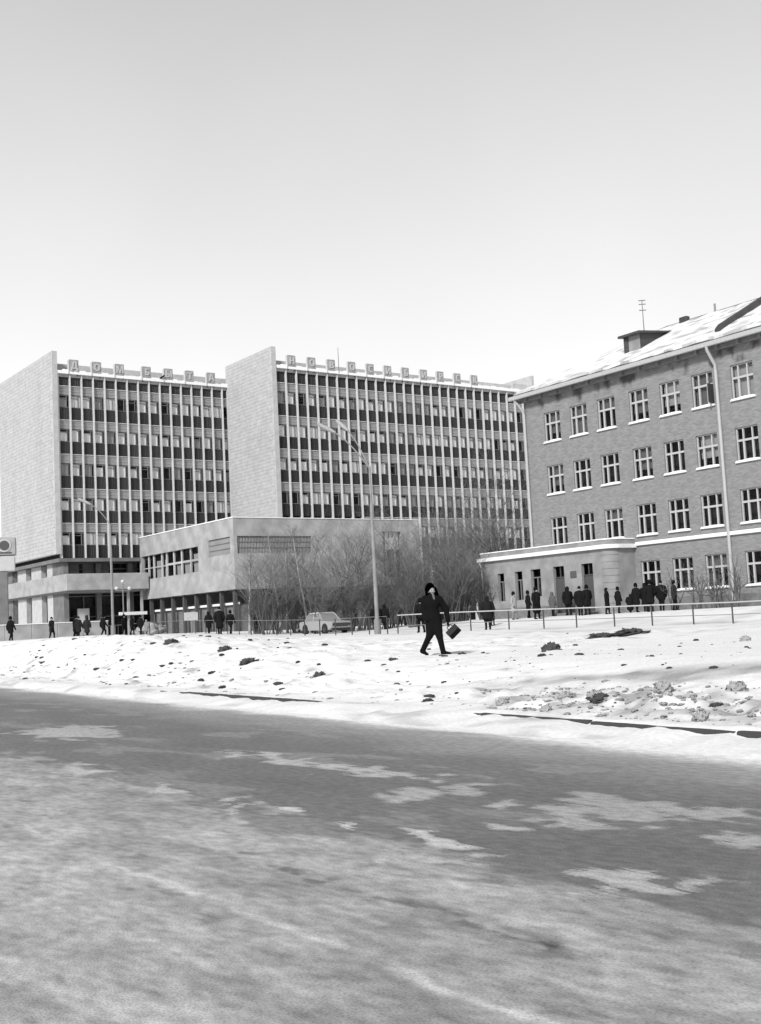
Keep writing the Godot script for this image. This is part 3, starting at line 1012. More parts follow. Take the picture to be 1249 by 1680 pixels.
func brick_window(parent: Node3D, y: float, z: float, h: float, kind: int, rng: RandomNumberGenerator) -> void:
	# local axes: x to the right along the wall, z out of the wall; lower left corner of the opening at the origin
	var w := 1.52
	var at := Transform3D(Basis(Vector3(0, 0, 1), Vector3(0, 1, 0), Vector3(-1, 0, 0)), Vector3(BX, y, z))
	var key := "bw%.2f%d" % [h, kind]
	if not boxes.has(key):
		var f := Mesher.new()
		var t := h * 0.62
		f.box(Vector3(0, 0, -0.2), Vector3(w, 0.08, -0.1))
		f.box(Vector3(0, h - 0.07, -0.2), Vector3(w, h, -0.1))
		f.box(Vector3(0, 0.08, -0.2), Vector3(0.07, h - 0.07, -0.1))
		f.box(Vector3(w - 0.07, 0.08, -0.2), Vector3(w, h - 0.07, -0.1))
		f.box(Vector3(0.07, t - 0.06, -0.2), Vector3(w - 0.07, t + 0.06, -0.085))
		for q in [0.3, 0.7]:
			f.box(Vector3(w * q - 0.055, 0.08, -0.2), Vector3(w * q + 0.055, t - 0.06, -0.09))
			f.box(Vector3(w * q - 0.035, t + 0.06, -0.2), Vector3(w * q + 0.035, h - 0.07, -0.09))
		boxes[key] = f.mesh()
	var wd := piece("window", boxes[key], M.frame_white, parent, at)
	if not boxes.has("bsill"):
		boxes["bsill"] = cb(Vector3(-0.08, -0.07, -0.08), Vector3(1.6, 0.0, 0.12), 0.012).mesh()
		var s := Mesher.new()
		s.prism(PackedVector2Array([Vector2(-0.06, 0.001), Vector2(1.58, 0.001), Vector2(1.5, 0.07), Vector2(0.9, 0.1), Vector2(0.3, 0.06), Vector2(0.0, 0.06)]), -0.08, 0.1)
		boxes["bsnow"] = s.mesh()
		for i in 3:
			boxes["bpane%d" % i] = bx(Vector3([0.07, 0.51, 1.12][i], 0.08, -0.16), Vector3([0.4, 1.01, 1.45][i], 1.1, -0.152)).mesh()
	part("sill", boxes["bsill"], M.trim, wd)
	part("snow_cap", boxes["bsnow"], M.snow, wd)
	part("pane", bx_cached("bpaneall%.2f" % h, Vector3(0.05, 0.06, -0.16), Vector3(w - 0.05, h - 0.06, -0.152)), M.glass, wd)
	var tone := mat("net_curtain", 0.26, 0.95) if rng.randf() < 0.3 else mat("dull_curtain", 0.1, 0.95)
	match kind:
		0:
			part("curtain", bx_cached("bcur0", Vector3(0.1, h * 0.3, -0.34), Vector3(w - 0.1, h, -0.32)), tone, wd)
		1:
			part("curtain", bx_cached("bcur1", Vector3(0.04, 0.1, -0.34), Vector3(0.42, h, -0.32)), tone, wd)
			part("curtain", bx_cached("bcur2", Vector3(1.1, 0.1, -0.34), Vector3(1.48, h, -0.32)), tone, wd)
		2:
			part("curtain", bx_cached("bcur3", Vector3(0.04, 0.05, -0.34), Vector3(w - 0.04, h, -0.32)), tone, wd)
		3:
			part("curtain", bx_cached("bcur4", Vector3(0.04, h * 0.66, -0.34), Vector3(w - 0.04, h, -0.32)), tone, wd)


func build_brick() -> void:
	var rng := RandomNumberGenerator.new()
	rng.seed = 77
	var o := thing("brick_building", "four-storey brick building with a snowy roof and low entrance wing", "building")
	var z_l := -58.0
	var z_r := -26.0
	var cols := [-56.12, -53.66, -51.2, -48.5, -46.02, -43.6, -40.82, -38.3, -35.8, -33.2]
	var rows := [[2.7, 1.9], [6.17, 1.9], [9.62, 1.93], [13.15, 2.0]]
	var holes := []
	for r in rows.size():
		for k in cols.size():
			if r == 0 and k < 3:
				continue
			holes.append(Rect2(cols[k] - z_l, rows[r][0] - 1.3, 1.52, rows[r][1]))
	var m := Mesher.new()
	m.wall(Vector3(BX, 1.3, z_l), Vector3(0, 0, 1), z_r - z_l, 13.95, holes, 0.3)
	# damp-stained brickwork between the top windows and the eaves
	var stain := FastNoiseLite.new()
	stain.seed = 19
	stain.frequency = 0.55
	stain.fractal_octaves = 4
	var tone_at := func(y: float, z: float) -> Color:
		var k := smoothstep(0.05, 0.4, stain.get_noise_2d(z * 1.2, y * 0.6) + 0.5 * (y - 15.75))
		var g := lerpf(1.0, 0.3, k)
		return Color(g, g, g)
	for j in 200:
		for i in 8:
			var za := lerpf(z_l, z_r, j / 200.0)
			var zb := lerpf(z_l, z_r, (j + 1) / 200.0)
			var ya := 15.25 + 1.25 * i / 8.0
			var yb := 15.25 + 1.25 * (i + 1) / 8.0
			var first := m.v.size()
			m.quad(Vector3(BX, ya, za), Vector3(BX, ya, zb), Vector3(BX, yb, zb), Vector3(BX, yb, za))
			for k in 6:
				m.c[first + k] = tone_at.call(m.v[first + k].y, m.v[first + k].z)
	m.quad(Vector3(68, 1.3, z_l), Vector3(BX, 1.3, z_l), Vector3(BX, 16.5, z_l), Vector3(68, 16.5, z_l))
	m.quad(Vector3(BX, 1.3, z_r), Vector3(68, 1.3, z_r), Vector3(68, 16.5, z_r), Vector3(BX, 16.5, z_r))
	m.quad(Vector3(68, 1.3, z_r), Vector3(68, 1.3, z_l), Vector3(68, 16.5, z_l), Vector3(68, 16.5, z_r))
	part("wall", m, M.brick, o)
	part("core", bx(Vector3(BX + 1.0, 1.2, z_l + 0.4), Vector3(67.6, 16.4, z_r - 0.4)), M.dark, o)
	for r in rows.size():
		for k in cols.size():
			if r == 0 and k < 3:
				continue
			brick_window(o, rows[r][0], cols[k], rows[r][1], [2, 0, 2, 0, 2, 3][rng.randi() % 6] if r == 3 else ([0, 1, 3, 4, 4, 4][rng.randi() % 6] if r > 0 else [1, 3, 4, 4][rng.randi() % 4]), rng)
	# an open casement on the top floor
	part("open_casement", bx(Vector3(BX - 0.5, 13.25, -42.09), Vector3(BX - 0.0, 14.35, -42.05)), M.metal_dark, o)
	part("plinth", bx(Vector3(BX - 0.06, 1.2, -48.9), Vector3(BX - 0.001, 2.25, z_r)), M.plinth, o)
	# belt course, with snow lying on it
	part("belt_course", cb(Vector3(BX - 0.14, 5.56, -48.7), Vector3(BX - 0.001, 5.72, z_r), 0.02), M.trim, o)
	part("snow_cap", bx(Vector3(BX - 0.13, 5.722, -48.7), Vector3(BX - 0.003, 5.78, z_r)), M.snow, o)
	# eaves: soffit, brackets, gutter
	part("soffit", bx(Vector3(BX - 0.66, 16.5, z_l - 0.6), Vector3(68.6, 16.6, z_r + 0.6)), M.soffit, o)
	part("gutter", cb(Vector3(BX - 0.8, 16.38, z_l - 0.7), Vector3(BX - 0.62, 16.66, z_r), 0.03), M.metal_light, o)
	part("cornice", bx(Vector3(BX - 0.2, 16.2, z_l - 0.1), Vector3(BX - 0.001, 16.499, z_r)), M.brick, o)
	for k in 22:
		piece("bracket", bx_cached("bracket", Vector3(-0.42, -0.3, 0), Vector3(-0.201, 0, 0.16)), M.brick, o, Transform3D(Basis(), Vector3(BX, 16.498, z_l + 0.5 + k * 1.46)))
	# roof: dark sheet metal under a blanket of snow
	var e0 := BX - 0.66
	var e1 := 68.65
	var r0 := z_l - 0.6
	var r1 := z_r + 0.6
	var yr := 16.68 + 0.5 * 7.65
	for layer in 2:
		var rm := Mesher.new()
		var dy := 0.0 if layer == 0 else 0.2
		var inn := 0.0 if layer == 0 else 0.16
		var a := Vector3(e0 + inn, 16.68 + dy, r0 + inn)
		var b := Vector3(e0 + inn, 16.68 + dy, r1 - inn)
		var c2 := Vector3(e1 - inn, 16.68 + dy, r1 - inn)
		var d := Vector3(e1 - inn, 16.68 + dy, r0 + inn)
		var p := Vector3(61, yr + dy, r0 + 7.65)
		var q := Vector3(61, yr + dy, r1 - 7.65)
		if layer == 0:
			rm.quad(a, b, q, p)
			rm.quad(c2, d, p, q)
			rm.tri(d, a, p)
			rm.tri(b, c2, q)
			rm.box(Vector3(e0, 16.601, r0), Vector3(e1, 16.679, r1))
			part("roof", rm, M.roof_metal, o)
		else:
			# uneven snow: the front slope in strips whose surface and lower edge wander
			var n := FastNoiseLite.new()
			n.seed = 6
			n.frequency = 0.35
			var nz := 110
			var nx := 16
			var grid := []
			for j in nz + 1:
				var row := []
				for i in nx + 1:
					var z := lerpf(r0 + inn, r1 - inn, float(j) / nz)
					var u := float(i) / nx
					var x := lerpf(e0 + 0.12, 61.0, u)
					# the hip ends cut the strip short
					var lim := minf(x - e0, 7.65)
					z = clampf(z, r0 + lim, r1 - lim)
					x += (0.22 + 0.35 * n.get_noise_2d(z * 1.5, 3.0)) * (1.0 - u)
					row.append(Vector3(x, 16.68 + 0.5 * (x - e0) + (0.16 + 0.08 * n.get_noise_2d(x, z)), z))
				grid.append(row)
			for j in nz:
				for i in nx:
					var g1 := 0.84 - 0.4 * smoothstep(0.0, 0.5, n.get_noise_2d(grid[j][i].x * 2.2 + 50.0, grid[j][i].z * 1.3))
					rm.col = Color(g1, g1, g1)
					rm.quad(grid[j][i], grid[j + 1][i], grid[j + 1][i + 1], grid[j][i + 1])
				var f0: Vector3 = grid[j][0]
				var f1: Vector3 = grid[j + 1][0]
				rm.quad(Vector3(f0.x, f0.y - 0.2, f0.z), Vector3(f1.x, f1.y - 0.2, f1.z), f1, f0)
			rm.quad(c2, d, p, q)
			rm.tri(d, a, p)
			rm.tri(b, c2, q)
			part("roof_snow", rm, M.snow, o)
	# dormer with a shed roof
	var dm := Mesher.new()
	var sl := func(x: float) -> float: return 16.68 + 0.5 * (x - e0)
	var dx := 56.05
	dm.quad(Vector3(dx, sl.call(dx), -50.3), Vector3(dx, sl.call(dx), -49.05), Vector3(dx, 19.2, -49.05), Vector3(dx, 19.2, -50.3))
	var dorm := part("dormer", dm, M.plaster, o)
	var ck := Mesher.new()
	for zc in [-50.31, -49.04]:
		ck.tri(Vector3(dx - 0.002, sl.call(dx) - 0.1, zc), Vector3(59.2, 19.55, zc), Vector3(dx - 0.002, 19.22, zc))
	ck.box(Vector3(dx - 0.06, sl.call(dx), -50.38), Vector3(dx + 0.02, 19.2, -50.02))
	part("cheek", ck, M.roof_metal, dorm)
	var dr := Mesher.new()
	dr.prism(PackedVector2Array([Vector2(dx - 0.35, 19.16), Vector2(59.6, 19.62), Vector2(59.6, 19.72), Vector2(dx - 0.35, 19.32)]), -50.6, -48.8)
	part("dormer_roof", dr, M.roof_metal, dorm)
	# fire wall that climbs the slope, and small vents on the ridge
	var fw := Mesher.new()
	fw.prism(PackedVector2Array([Vector2(54.7, 17.1), Vector2(61.0, 20.3), Vector2(61.0, 21.1), Vector2(54.9, 17.95), Vector2(54.55, 17.6)]), -42.1, -41.75)
	part("fire_wall", fw, M.roof_metal, o)
	part("roof_vent", cb(Vector3(60.8, 20.3, -49.75), Vector3(61.2, 20.95, -49.1), 0.05), M.metal_dark, o)
	part("vent_pipe", cyl([Vector3(61, 20.3, -46.9), Vector3(61, 21.2, -46.9)], [0.07, 0.07], 8), M.metal, o)
	# downpipes
	part("downpipe", cyl([Vector3(BX - 0.72, 16.5, -41.78), Vector3(BX - 0.7, 16.2, -41.76), Vector3(BX - 0.16, 15.4, -41.72), Vector3(BX - 0.12, 15.0, -41.72), Vector3(BX - 0.12, 1.9, -41.72)], [0.09, 0.1, 0.1, 0.1, 0.1], 8), M.metal_light, o)
	part("downpipe", cyl([Vector3(BX - 0.72, 16.45, -58.2), Vector3(BX - 0.2, 15.7, -57.98), Vector3(BX - 0.12, 15.3, -57.9), Vector3(BX - 0.12, 6.2, -57.9)], [0.09, 0.09, 0.09, 0.09], 8), M.metal_light, o)
	build_porch(o)
	# aerial on its own mast beside the dormer
	var an := thing("roof_aerial", "thin aerial mast with small crossbars rising beside the roof dormer", "aerial", Vector3(57.6, 19.4, -50.0))
	part("mast", cyl([Vector3.ZERO, Vector3(0, 2.45, 0)], [0.035, 0.025], 6), M.metal, an)
	for y in [1.75, 2.15, 2.4]:
		part("crossbar", cyl([Vector3(-0.18, y, -0.14), Vector3(0.18, y, 0.14)], [0.035, 0.035], 5), M.metal, an)


func build_porch(o: Node3D) -> void:
	var px := 51.81
	var zl := -60.9
	var zr := -48.9
	var rad := 0.75
	var m := Mesher.new()
	var ops := [[-59.3, 0.66, 2.7, 4.56], [-57.55, 0.72, 2.7, 4.58], [-56.0, 0.92, 2.85, 4.62], [-53.9, 0.98, 1.7, 4.66], [-51.4, 0.98, 1.7, 4.66]]
	var holes := []
	for q in ops:
		holes.append(Rect2(q[0] - zl, q[2] - 1.3, q[1], q[3] - q[2]))
	m.wall(Vector3(px, 1.3, zl), Vector3(0, 0, 1), zr - rad - zl, 4.2, holes, 0.25)
	# rounded corner in courses with sunk joints
	var seg := 8
	for r in 10:
		for g in 2:
			var y0 := 1.3 + r * 0.42 + (0.0 if g == 0 else 0.39)
			var y1 := y0 + (0.39 if g == 0 else 0.03)
			var rr := rad if g == 0 else rad - 0.025
			for k in seg:
				var a0 := PI / 2 * k / seg
				var a1 := PI / 2 * (k + 1) / seg
				var cx := px + rad
				var cz := zr - rad
				var n0 := Vector3(-cos(a0), 0, sin(a0))
				var n1 := Vector3(-cos(a1), 0, sin(a1))
				var q0 := Vector3(cx, 0, cz) + n0 * rr
				var q1 := Vector3(cx, 0, cz) + n1 * rr
				m.smooth_quad(q0 + Vector3.UP * y0, q1 + Vector3.UP * y0, q1 + Vector3.UP * y1, q0 + Vector3.UP * y1, n0, n1, n1, n0)
	m.quad(Vector3(px + rad, 1.3, zr), Vector3(BX, 1.3, zr), Vector3(BX, 5.5, zr), Vector3(px + rad, 5.5, zr))
	m.quad(Vector3(60, 1.3, zl), Vector3(px, 1.3, zl), Vector3(px, 5.5, zl), Vector3(60, 5.5, zl))
	m.box(Vector3(px + 0.9, 1.2, zl + 0.3), Vector3(60, 5.45, -58.05))
	var wall := part("entrance_wing", m, M.plaster, o)
	part("back_wall", bx(Vector3(px + 0.8, 1.2, zl + 0.2), Vector3(px + 0.88, 5.4, zr - 0.8)), M.dark, wall)
	# attic and cornice follow the rounded corner
	for spec in [[0.22, 5.46, 5.7, "cornice", "trim"], [0.02, 5.702, 6.0, "attic", "plaster"], [0.06, 6.002, 6.07, "snow_cap", "snow"]]:
		var c2 := Mesher.new()
		var out: float = spec[0]
		var pts := PackedVector2Array()
		for p in [Vector2(60, zl - out), Vector2(px - out, zl - out)]:
			pts.append(p)
		for k in seg + 1:
			var a := PI / 2 * k / seg
			pts.append(Vector2(px + rad - cos(a) * (rad + out), zr - rad + sin(a) * (rad + out)))
		pts.append(Vector2(BX - 0.005, zr + out))
		pts.append(Vector2(BX - 0.005, -58.1))
		pts.append(Vector2(60, -58.1))
		# the profile lies in plan: turn the prism so that its axis points up
		var flat := PackedVector2Array()
		for k in range(pts.size() - 1, -1, -1):
			flat.append(Vector2(pts[k].x, -pts[k].y))
		if Geometry2D.is_polygon_clockwise(flat):
			flat.reverse()
		c2.prism(flat, spec[1], spec[2])
		part(spec[3], c2, M[spec[4]], wall, Transform3D(Basis(Vector3(1, 0, 0), Vector3(0, 0, -1), Vector3(0, 1, 0)), Vector3.ZERO))
	for k in ops.size():
		var q: Array = ops[k]
		var w: float = q[1]
		var h: float = q[3] - q[2]
		var at := Transform3D(Basis(Vector3(0, 0, 1), Vector3(0, 1, 0), Vector3(-1, 0, 0)), Vector3(px, q[2], q[0]))
		var f := Mesher.new()
		if k < 3:
			f.box(Vector3(0, 0, -0.22), Vector3(0.06, h, -0.14))
			f.box(Vector3(w - 0.06, 0, -0.22), Vector3(w, h, -0.14))
			f.box(Vector3(0.06, h * 0.68, -0.22), Vector3(w - 0.06, h * 0.68 + 0.07, -0.14))
			f.box(Vector3(w / 2 - 0.03, 0, -0.22), Vector3(w / 2 + 0.03, h * 0.68, -0.14))
			var wd := part("window", f, M.frame_grey, wall, at)
		else:
			f.box(Vector3(0.02, 0, -0.22), Vector3(w - 0.02, h * 0.74, -0.16))
			f.box(Vector3(0.12, 0.3, -0.16), Vector3(w * 0.46, h * 0.36, -0.14))
			f.box(Vector3(w * 0.54, 0.3, -0.16), Vector3(w - 0.12, h * 0.36, -0.14))
			f.box(Vector3(0.02, h * 0.74 + 0.03, -0.22), Vector3(w - 0.02, h * 0.74 + 0.1, -0.15))
			f.box(Vector3(w / 2 - 0.03, h * 0.74 + 0.1, -0.22), Vector3(w / 2 + 0.03, h, -0.15))
			var dr := part("door", f, mat("door_brown", 0.07, 0.6, "fine", 0.8), wall, at)
			dr.set_meta("label", "tall dark double door")
	part("plinth", bx(Vector3(px - 0.08, 1.2, zl), Vector3(px - 0.002, 2.2, -53.95)), M.plinth, wall)
	part("plinth", bx(Vector3(px - 0.08, 1.2, -52.88), Vector3(px - 0.002, 2.2, -51.45)), M.plinth, wall)
	part("door_step", cb(Vector3(px - 0.7, 1.2, -54.2), Vector3(px - 0.003, 1.68, -50.2), 0.03), M.concrete_dark, wall)
	part("name_plaque", cb(Vector3(px - 0.05, 3.85, -52.36), Vector3(px - 0.002, 4.27, -51.84), 0.01), mat("plaque", 0.07, 0.4), wall)
	part("downpipe", cyl([Vector3(px - 0.22, 5.4, zl + 0.05), Vector3(px - 0.12, 5.0, zl + 0.12), Vector3(px - 0.1, 4.2, zl + 0.15), Vector3(px - 0.1, 1.9, zl + 0.15)], [0.07, 0.07, 0.07, 0.07], 8), M.metal_light, wall)


# ------------------------------------------------------------------ trees
func grow(wood: Mesher, crown: Mesher, p: Vector3, d: Vector3, length: float, r: float, level: int, levels: int, kids: Array, rng: RandomNumberGenerator, up: float) -> void:
	var pts := [p]
	var rads := [r]
	var dirs := [d]
	var segs := 4 if level == 0 else (3 if level < levels else 2)
	var q := p
	for i in segs:
		d = (d + Vector3(rng.randf_range(-1, 1), rng.randf_range(-0.6, 0.9), rng.randf_range(-1, 1)) * 0.24 + Vector3.UP * up * 0.08).normalized()
		q += d * length / segs
		pts.append(q)
		rads.append(lerpf(r, r * (0.35 if level < levels else 0.55), float(i + 1) / segs))
		dirs.append(d)
	(wood if level < 2 else crown).tube(pts, rads, 6 if level == 0 else (4 if level == 1 else 3), false)
	if level == levels:
		return
	for k in kids[level]:
		var t: float = rng.randf_range(0.25, 1.0) if level > 0 else rng.randf_range(0.3, 1.0)
		var f := t * segs
		var i := mini(int(f), segs - 1)
		var at: Vector3 = pts[i].lerp(pts[i + 1], f - i)
		var side := Vector3(rng.randf_range(-1, 1), rng.randf_range(-0.3, 0.6), rng.randf_range(-1, 1)).normalized()
		var nd: Vector3 = (dirs[i + 1] * 0.7 + side * 1.0 + Vector3.UP * up * 0.2).normalized()
		grow(wood, crown, at, nd, length * rng.randf_range(0.42, 0.66), maxf(rads[i] * 0.55, 0.0065), level + 1, levels, kids, rng, up)


func shrub_proto(seed_: int, height: float, stems: int, kids: Array, levels: int) -> Array:
	var rng := RandomNumberGenerator.new()
	rng.seed = seed_
	var wood := Mesher.new()
	var crown := Mesher.new()
	for s in stems:
		var a := TAU * (s + rng.randf_range(-0.3, 0.3)) / stems
		var lean := rng.randf_range(0.12, 0.45) if stems > 1 else 0.04
		var d := Vector3(cos(a) * lean, 1, sin(a) * lean).normalized()
		grow(wood, crown, Vector3(cos(a) * 0.2, -0.1, sin(a) * 0.2) * (1.0 if stems > 1 else 0.0), d, height * rng.randf_range(0.62, 0.8), 0.045 if stems > 1 else 0.09, 0, levels, kids, rng, 0.6)
	return [wood.mesh(), crown.mesh()]


const SHRUBS := [[39.6,-69.7],[41.4,-71.6],[47.0,-77.9],[46.0,-75.6],[44.6,-72.1],[41.9,-66.8],[48.9,-76.7],[48.9,-74.2],[45.3,-67.2],[49.7,-72.3],[51.2,-74.1],[49.5,-70.0],[48.8,-66.9],[54.2,-73.0],[50.8,-67.9],[54.9,-72.0],[55.3,-70.2],[52.0,-66.3],[53.4,-67.0],[49.4,-61.3],[56.2,-68.8],[51.2,-62.5],[53.9,-62.9],[60.5,-69.8],[55.1,-63.4],[57.3,-65.0],[54.6,-66.8],[62.1,-66.6],[57.8,-72.5],[60.2,-74.0],[52.5,-71.0],[58.5,-67.5],[63.0,-71.5],[47.5,-69.5]]


func build_trees() -> void:
	var protos := []
	for k in 7:
		protos.append(shrub_proto(100 + k * 7, [6.4, 5.4, 7.2, 6.0, 6.8, 5.0, 7.4][k], [5, 7, 1, 4, 2, 8, 3][k], [[5, 5, 4], [4, 5, 4], [14, 6, 5], [6, 5, 4], [9, 6, 5], [4, 4, 4], [7, 6, 4]][k], 3))
	var rng := RandomNumberGenerator.new()
	rng.seed = 9
	for i in SHRUBS.size():
		var x: float = SHRUBS[i][0]
		var z: float = SHRUBS[i][1]
		var right := clampf((x - 42.0) / 14.0, 0.0, 1.0)
		var sc := lerpf(0.86, 1.26, right) * rng.randf_range(0.85, 1.12)
		var o := thing("bare_tree", "bare many-stemmed winter tree in the thicket before the office block", "tree", Vector3(x, ground(x, z), z), rng.randf_range(0, TAU), "bare trees before the office block")
		o.scale = Vector3(sc * 1.05, sc, sc * 1.05)
		var pr: Array = protos[(i * 3) % 7]
		part("trunk", pr[0], M.bark, o)
		part("crown", pr[1], M.twig, o)
	var low := shrub_proto(950, 2.9, 9, [6, 5, 3], 3)
	for q in [[44.0, -72.5], [45.5, -71.0], [46.8, -70.0], [47.5, -68.0], [48.9, -65.3], [49.1, -64.5], [50.0, -63.0], [50.5, -61.5], [51.5, -60.6], [48.5, -61.5], [46.7, -62.3], [52.5, -64.0], [47.0, -65.5], [42.3, -72.8], [40.5, -72.5], [45.0, -74.5], [49.6, -67.0], [53.0, -61.8]]:
		var o := thing("low_bush", "low tangled leafless bush at the foot of the thicket", "bush", Vector3(q[0], ground(q[0], q[1]), q[1]), rng.randf_range(0, TAU), "low bushes under the thicket")
		o.scale = Vector3.ONE * rng.randf_range(0.8, 1.25)
		part("trunk", low[0], M.bark, o)
		part("crown", low[1], mat("brush", 0.1, 0.95), o)
	# birches with pale stems
	var bl := ["pale birch stem, leftmost, beside the four walkers", "pale leaning birch, second from the left", "pale upright birch between two leaning ones", "tall pale birch leaning left behind the parked car", "slim pale birch to the right of the leaning one"]
	var spots := [[40.8, -74.1, 5.6, 0.03, -0.06], [44.7, -76.2, 7.6, -0.10, -0.1], [44.0, -74.2, 6.8, 0.02, 0.05], [44.3, -71.6, 7.6, -0.13, -0.1], [47.4, -74.3, 7.0, -0.03, 0.0]]
	for i in 5:
		var s: Array = spots[i]
		var r2 := RandomNumberGenerator.new()
		r2.seed = 400 + i
		var o := thing("birch_tree", bl[i], "tree", Vector3(s[0], ground(s[0], s[1]), s[1]))
		var trunk := Mesher.new()
		var crown := Mesher.new()
		var pts := []
		var rads := []
		for k in 9:
			var u := k / 8.0
			pts.append(Vector3(s[3] * 0.815 * s[2] * u, s[2] * u - 0.1 * (1 - u), s[3] * 0.58 * s[2] * u) + Vector3(r2.randf_range(-0.05, 0.05), 0, r2.randf_range(-0.05, 0.05)))
			rads.append(lerpf(0.11, 0.02, u))
		trunk.tube(pts, rads, 8, false)
		for k in 34:
			var u := r2.randf_range(0.3, 1.0)
			var f := u * 8
			var j := mini(int(f), 7)
			var at: Vector3 = pts[j].lerp(pts[j + 1], f - j)
			var a := r2.randf_range(0, TAU)
			grow(crown, crown, at, Vector3(cos(a), 0.9, sin(a)).normalized(), (1.25 - u) * 2.2, 0.02, 2, 3, [0, 0, 7], r2, 0.2)
		part("trunk", trunk, M.birch_bark, o)
		part("crown", crown, M.twig, o)
	# young shrubs by the brick wall
	var small := shrub_proto(900, 2.6, 5, [4, 3, 0], 2)
	var ys := [[51.3, -42.2], [50.9, -40.9], [51.6, -39.8], [52.2, -41.4], [51.0, -43.6]]
	for q in ys:
		var o := thing("bare_shrub", "sparse leafless shrub by the wall of the brick building", "shrub", Vector3(q[0], ground(q[0], q[1]), q[1]), rng.randf_range(0, TAU), "shrubs by the brick wall")
		o.scale = Vector3.ONE * rng.randf_range(0.8, 1.15)
		part("trunk", small[0], M.bark, o)
		part("crown", small[1], M.twig, o)


# ------------------------------------------------------------------ people: one skin over tapered bones
# a bone is [from, to, radius, radius, tone, blend]
func skin(bones: Array, cell: float, into: Mesher = null) -> Mesher:
	var lo := Vector3(1e9, 1e9, 1e9)
	var hi := -lo
	for b in bones:
		var r := maxf(b[2], b[3]) + cell * 2.5
		lo = lo.min(b[0] - Vector3.ONE * r).min(b[1] - Vector3.ONE * r)
		hi = hi.max(b[0] + Vector3.ONE * r).max(b[1] + Vector3.ONE * r)
	var nx := int((hi.x - lo.x) / cell) + 2
	var ny := int((hi.y - lo.y) / cell) + 2
	var nz := int((hi.z - lo.z) / cell) + 2
	var f := PackedFloat32Array()
	f.resize(nx * ny * nz)
	f.fill(1.0)
	var best := PackedFloat32Array()
	best.resize(nx * ny * nz)
	best.fill(9.0)
	var tone := PackedFloat32Array()
	tone.resize(nx * ny * nz)
	for b in bones:
		var r0: float = b[2]
		var r1: float = b[3]
		var pa: Vector3 = b[0]
		var ab: Vector3 = b[1] - b[0]
		var l2 := maxf(ab.length_squared(), 1e-9)
		var k: float = b[5] if b.size() > 5 else 0.03
		var reach := maxf(r0, r1) + cell * 2.0 + k
		var blo: Vector3 = (pa.min(b[1]) - Vector3.ONE * reach - lo) / cell
		var bhi: Vector3 = (pa.max(b[1]) + Vector3.ONE * reach - lo) / cell
		var tn: float = b[4]
		for z in range(maxi(0, int(blo.z)), mini(nz, int(bhi.z) + 1)):
			for y in range(maxi(0, int(blo.y)), mini(ny, int(bhi.y) + 1)):
				var at := (z * ny + y) * nx
				for x in range(maxi(0, int(blo.x)), mini(nx, int(bhi.x) + 1)):
					var q := lo + Vector3(x, y, z) * cell - pa
					var t := clampf(q.dot(ab) / l2, 0.0, 1.0)
					var d := (q - ab * t).length() - lerpf(r0, r1, t)
					var i := at + x
					if d < best[i]:
						best[i] = d
						tone[i] = tn
					var o := f[i]
					var h := maxf(k - absf(d - o), 0.0) / k
					f[i] = minf(d, o) - h * h * k * 0.25
	# surface nets
	var id := PackedInt32Array()
	id.resize(nx * ny * nz)
	id.fill(-1)
	var verts := PackedVector3Array()
	var cols := PackedFloat32Array()
	var step := [1, nx, nx * ny]
	var corner := [0, 1, nx, nx + 1, nx * ny, nx * ny + 1, nx * ny + nx, nx * ny + nx + 1]
	var edges := [[0, 1], [2, 3], [4, 5], [6, 7], [0, 2], [1, 3], [4, 6], [5, 7], [0, 4], [1, 5], [2, 6], [3, 7]]
	for z in nz - 1:
		for y in ny - 1:
			for x in nx - 1:
				var i := (z * ny + y) * nx + x
				var inside := 0
				for c in corner:
					if f[i + c] < 0.0:
						inside += 1
				if inside == 0 or inside == 8:
					continue
				var sum := Vector3.ZERO
				var cnt := 0
				for e in edges:
					var a: float = f[i + corner[e[0]]]
					var b2: float = f[i + corner[e[1]]]
					if (a < 0.0) != (b2 < 0.0):
						var t := a / (a - b2)
						var p0 := Vector3(e[0] & 1, (e[0] >> 1) & 1, e[0] >> 2)
						var p1 := Vector3(e[1] & 1, (e[1] >> 1) & 1, e[1] >> 2)
						sum += p0.lerp(p1, t)
						cnt += 1
				id[i] = verts.size()
				verts.append(lo + (Vector3(x, y, z) + sum / cnt) * cell)
				cols.append(tone[i])
	var tris := PackedInt32Array()
	for z in range(1, nz - 1):
		for y in range(1, ny - 1):
			for x in range(1, nx - 1):
				var i := (z * ny + y) * nx + x
				for ax in 3:
					var j: int = i + step[ax]
					if (f[i] < 0.0) == (f[j] < 0.0):
						continue
					var u: int = step[(ax + 1) % 3]
					var w: int = step[(ax + 2) % 3]
					var q := [id[i - u - w], id[i - w], id[i], id[i - u]]
					if q.has(-1):
						continue
					if f[i] < 0.0:
						tris.append_array([q[0], q[1], q[2], q[0], q[2], q[3]])
					else:
						tris.append_array([q[0], q[2], q[1], q[0], q[3], q[2]])
	var nn := PackedVector3Array()
	nn.resize(verts.size())
	for k in range(0, tris.size(), 3):
		var fn := (verts[tris[k + 1]] - verts[tris[k]]).cross(verts[tris[k + 2]] - verts[tris[k]])
		for q in 3:
			nn[tris[k + q]] += fn
	var m := into if into else Mesher.new()
	for k in range(0, tris.size(), 3):
		for q in [0, 2, 1]:
			var v := tris[k + q]
			m.v.append(verts[v])
			m.n.append(nn[v].normalized())
			m.c.append(Color(cols[v], cols[v], cols[v]))
	return m


const DARK := 0.012
const FACE := 0.32


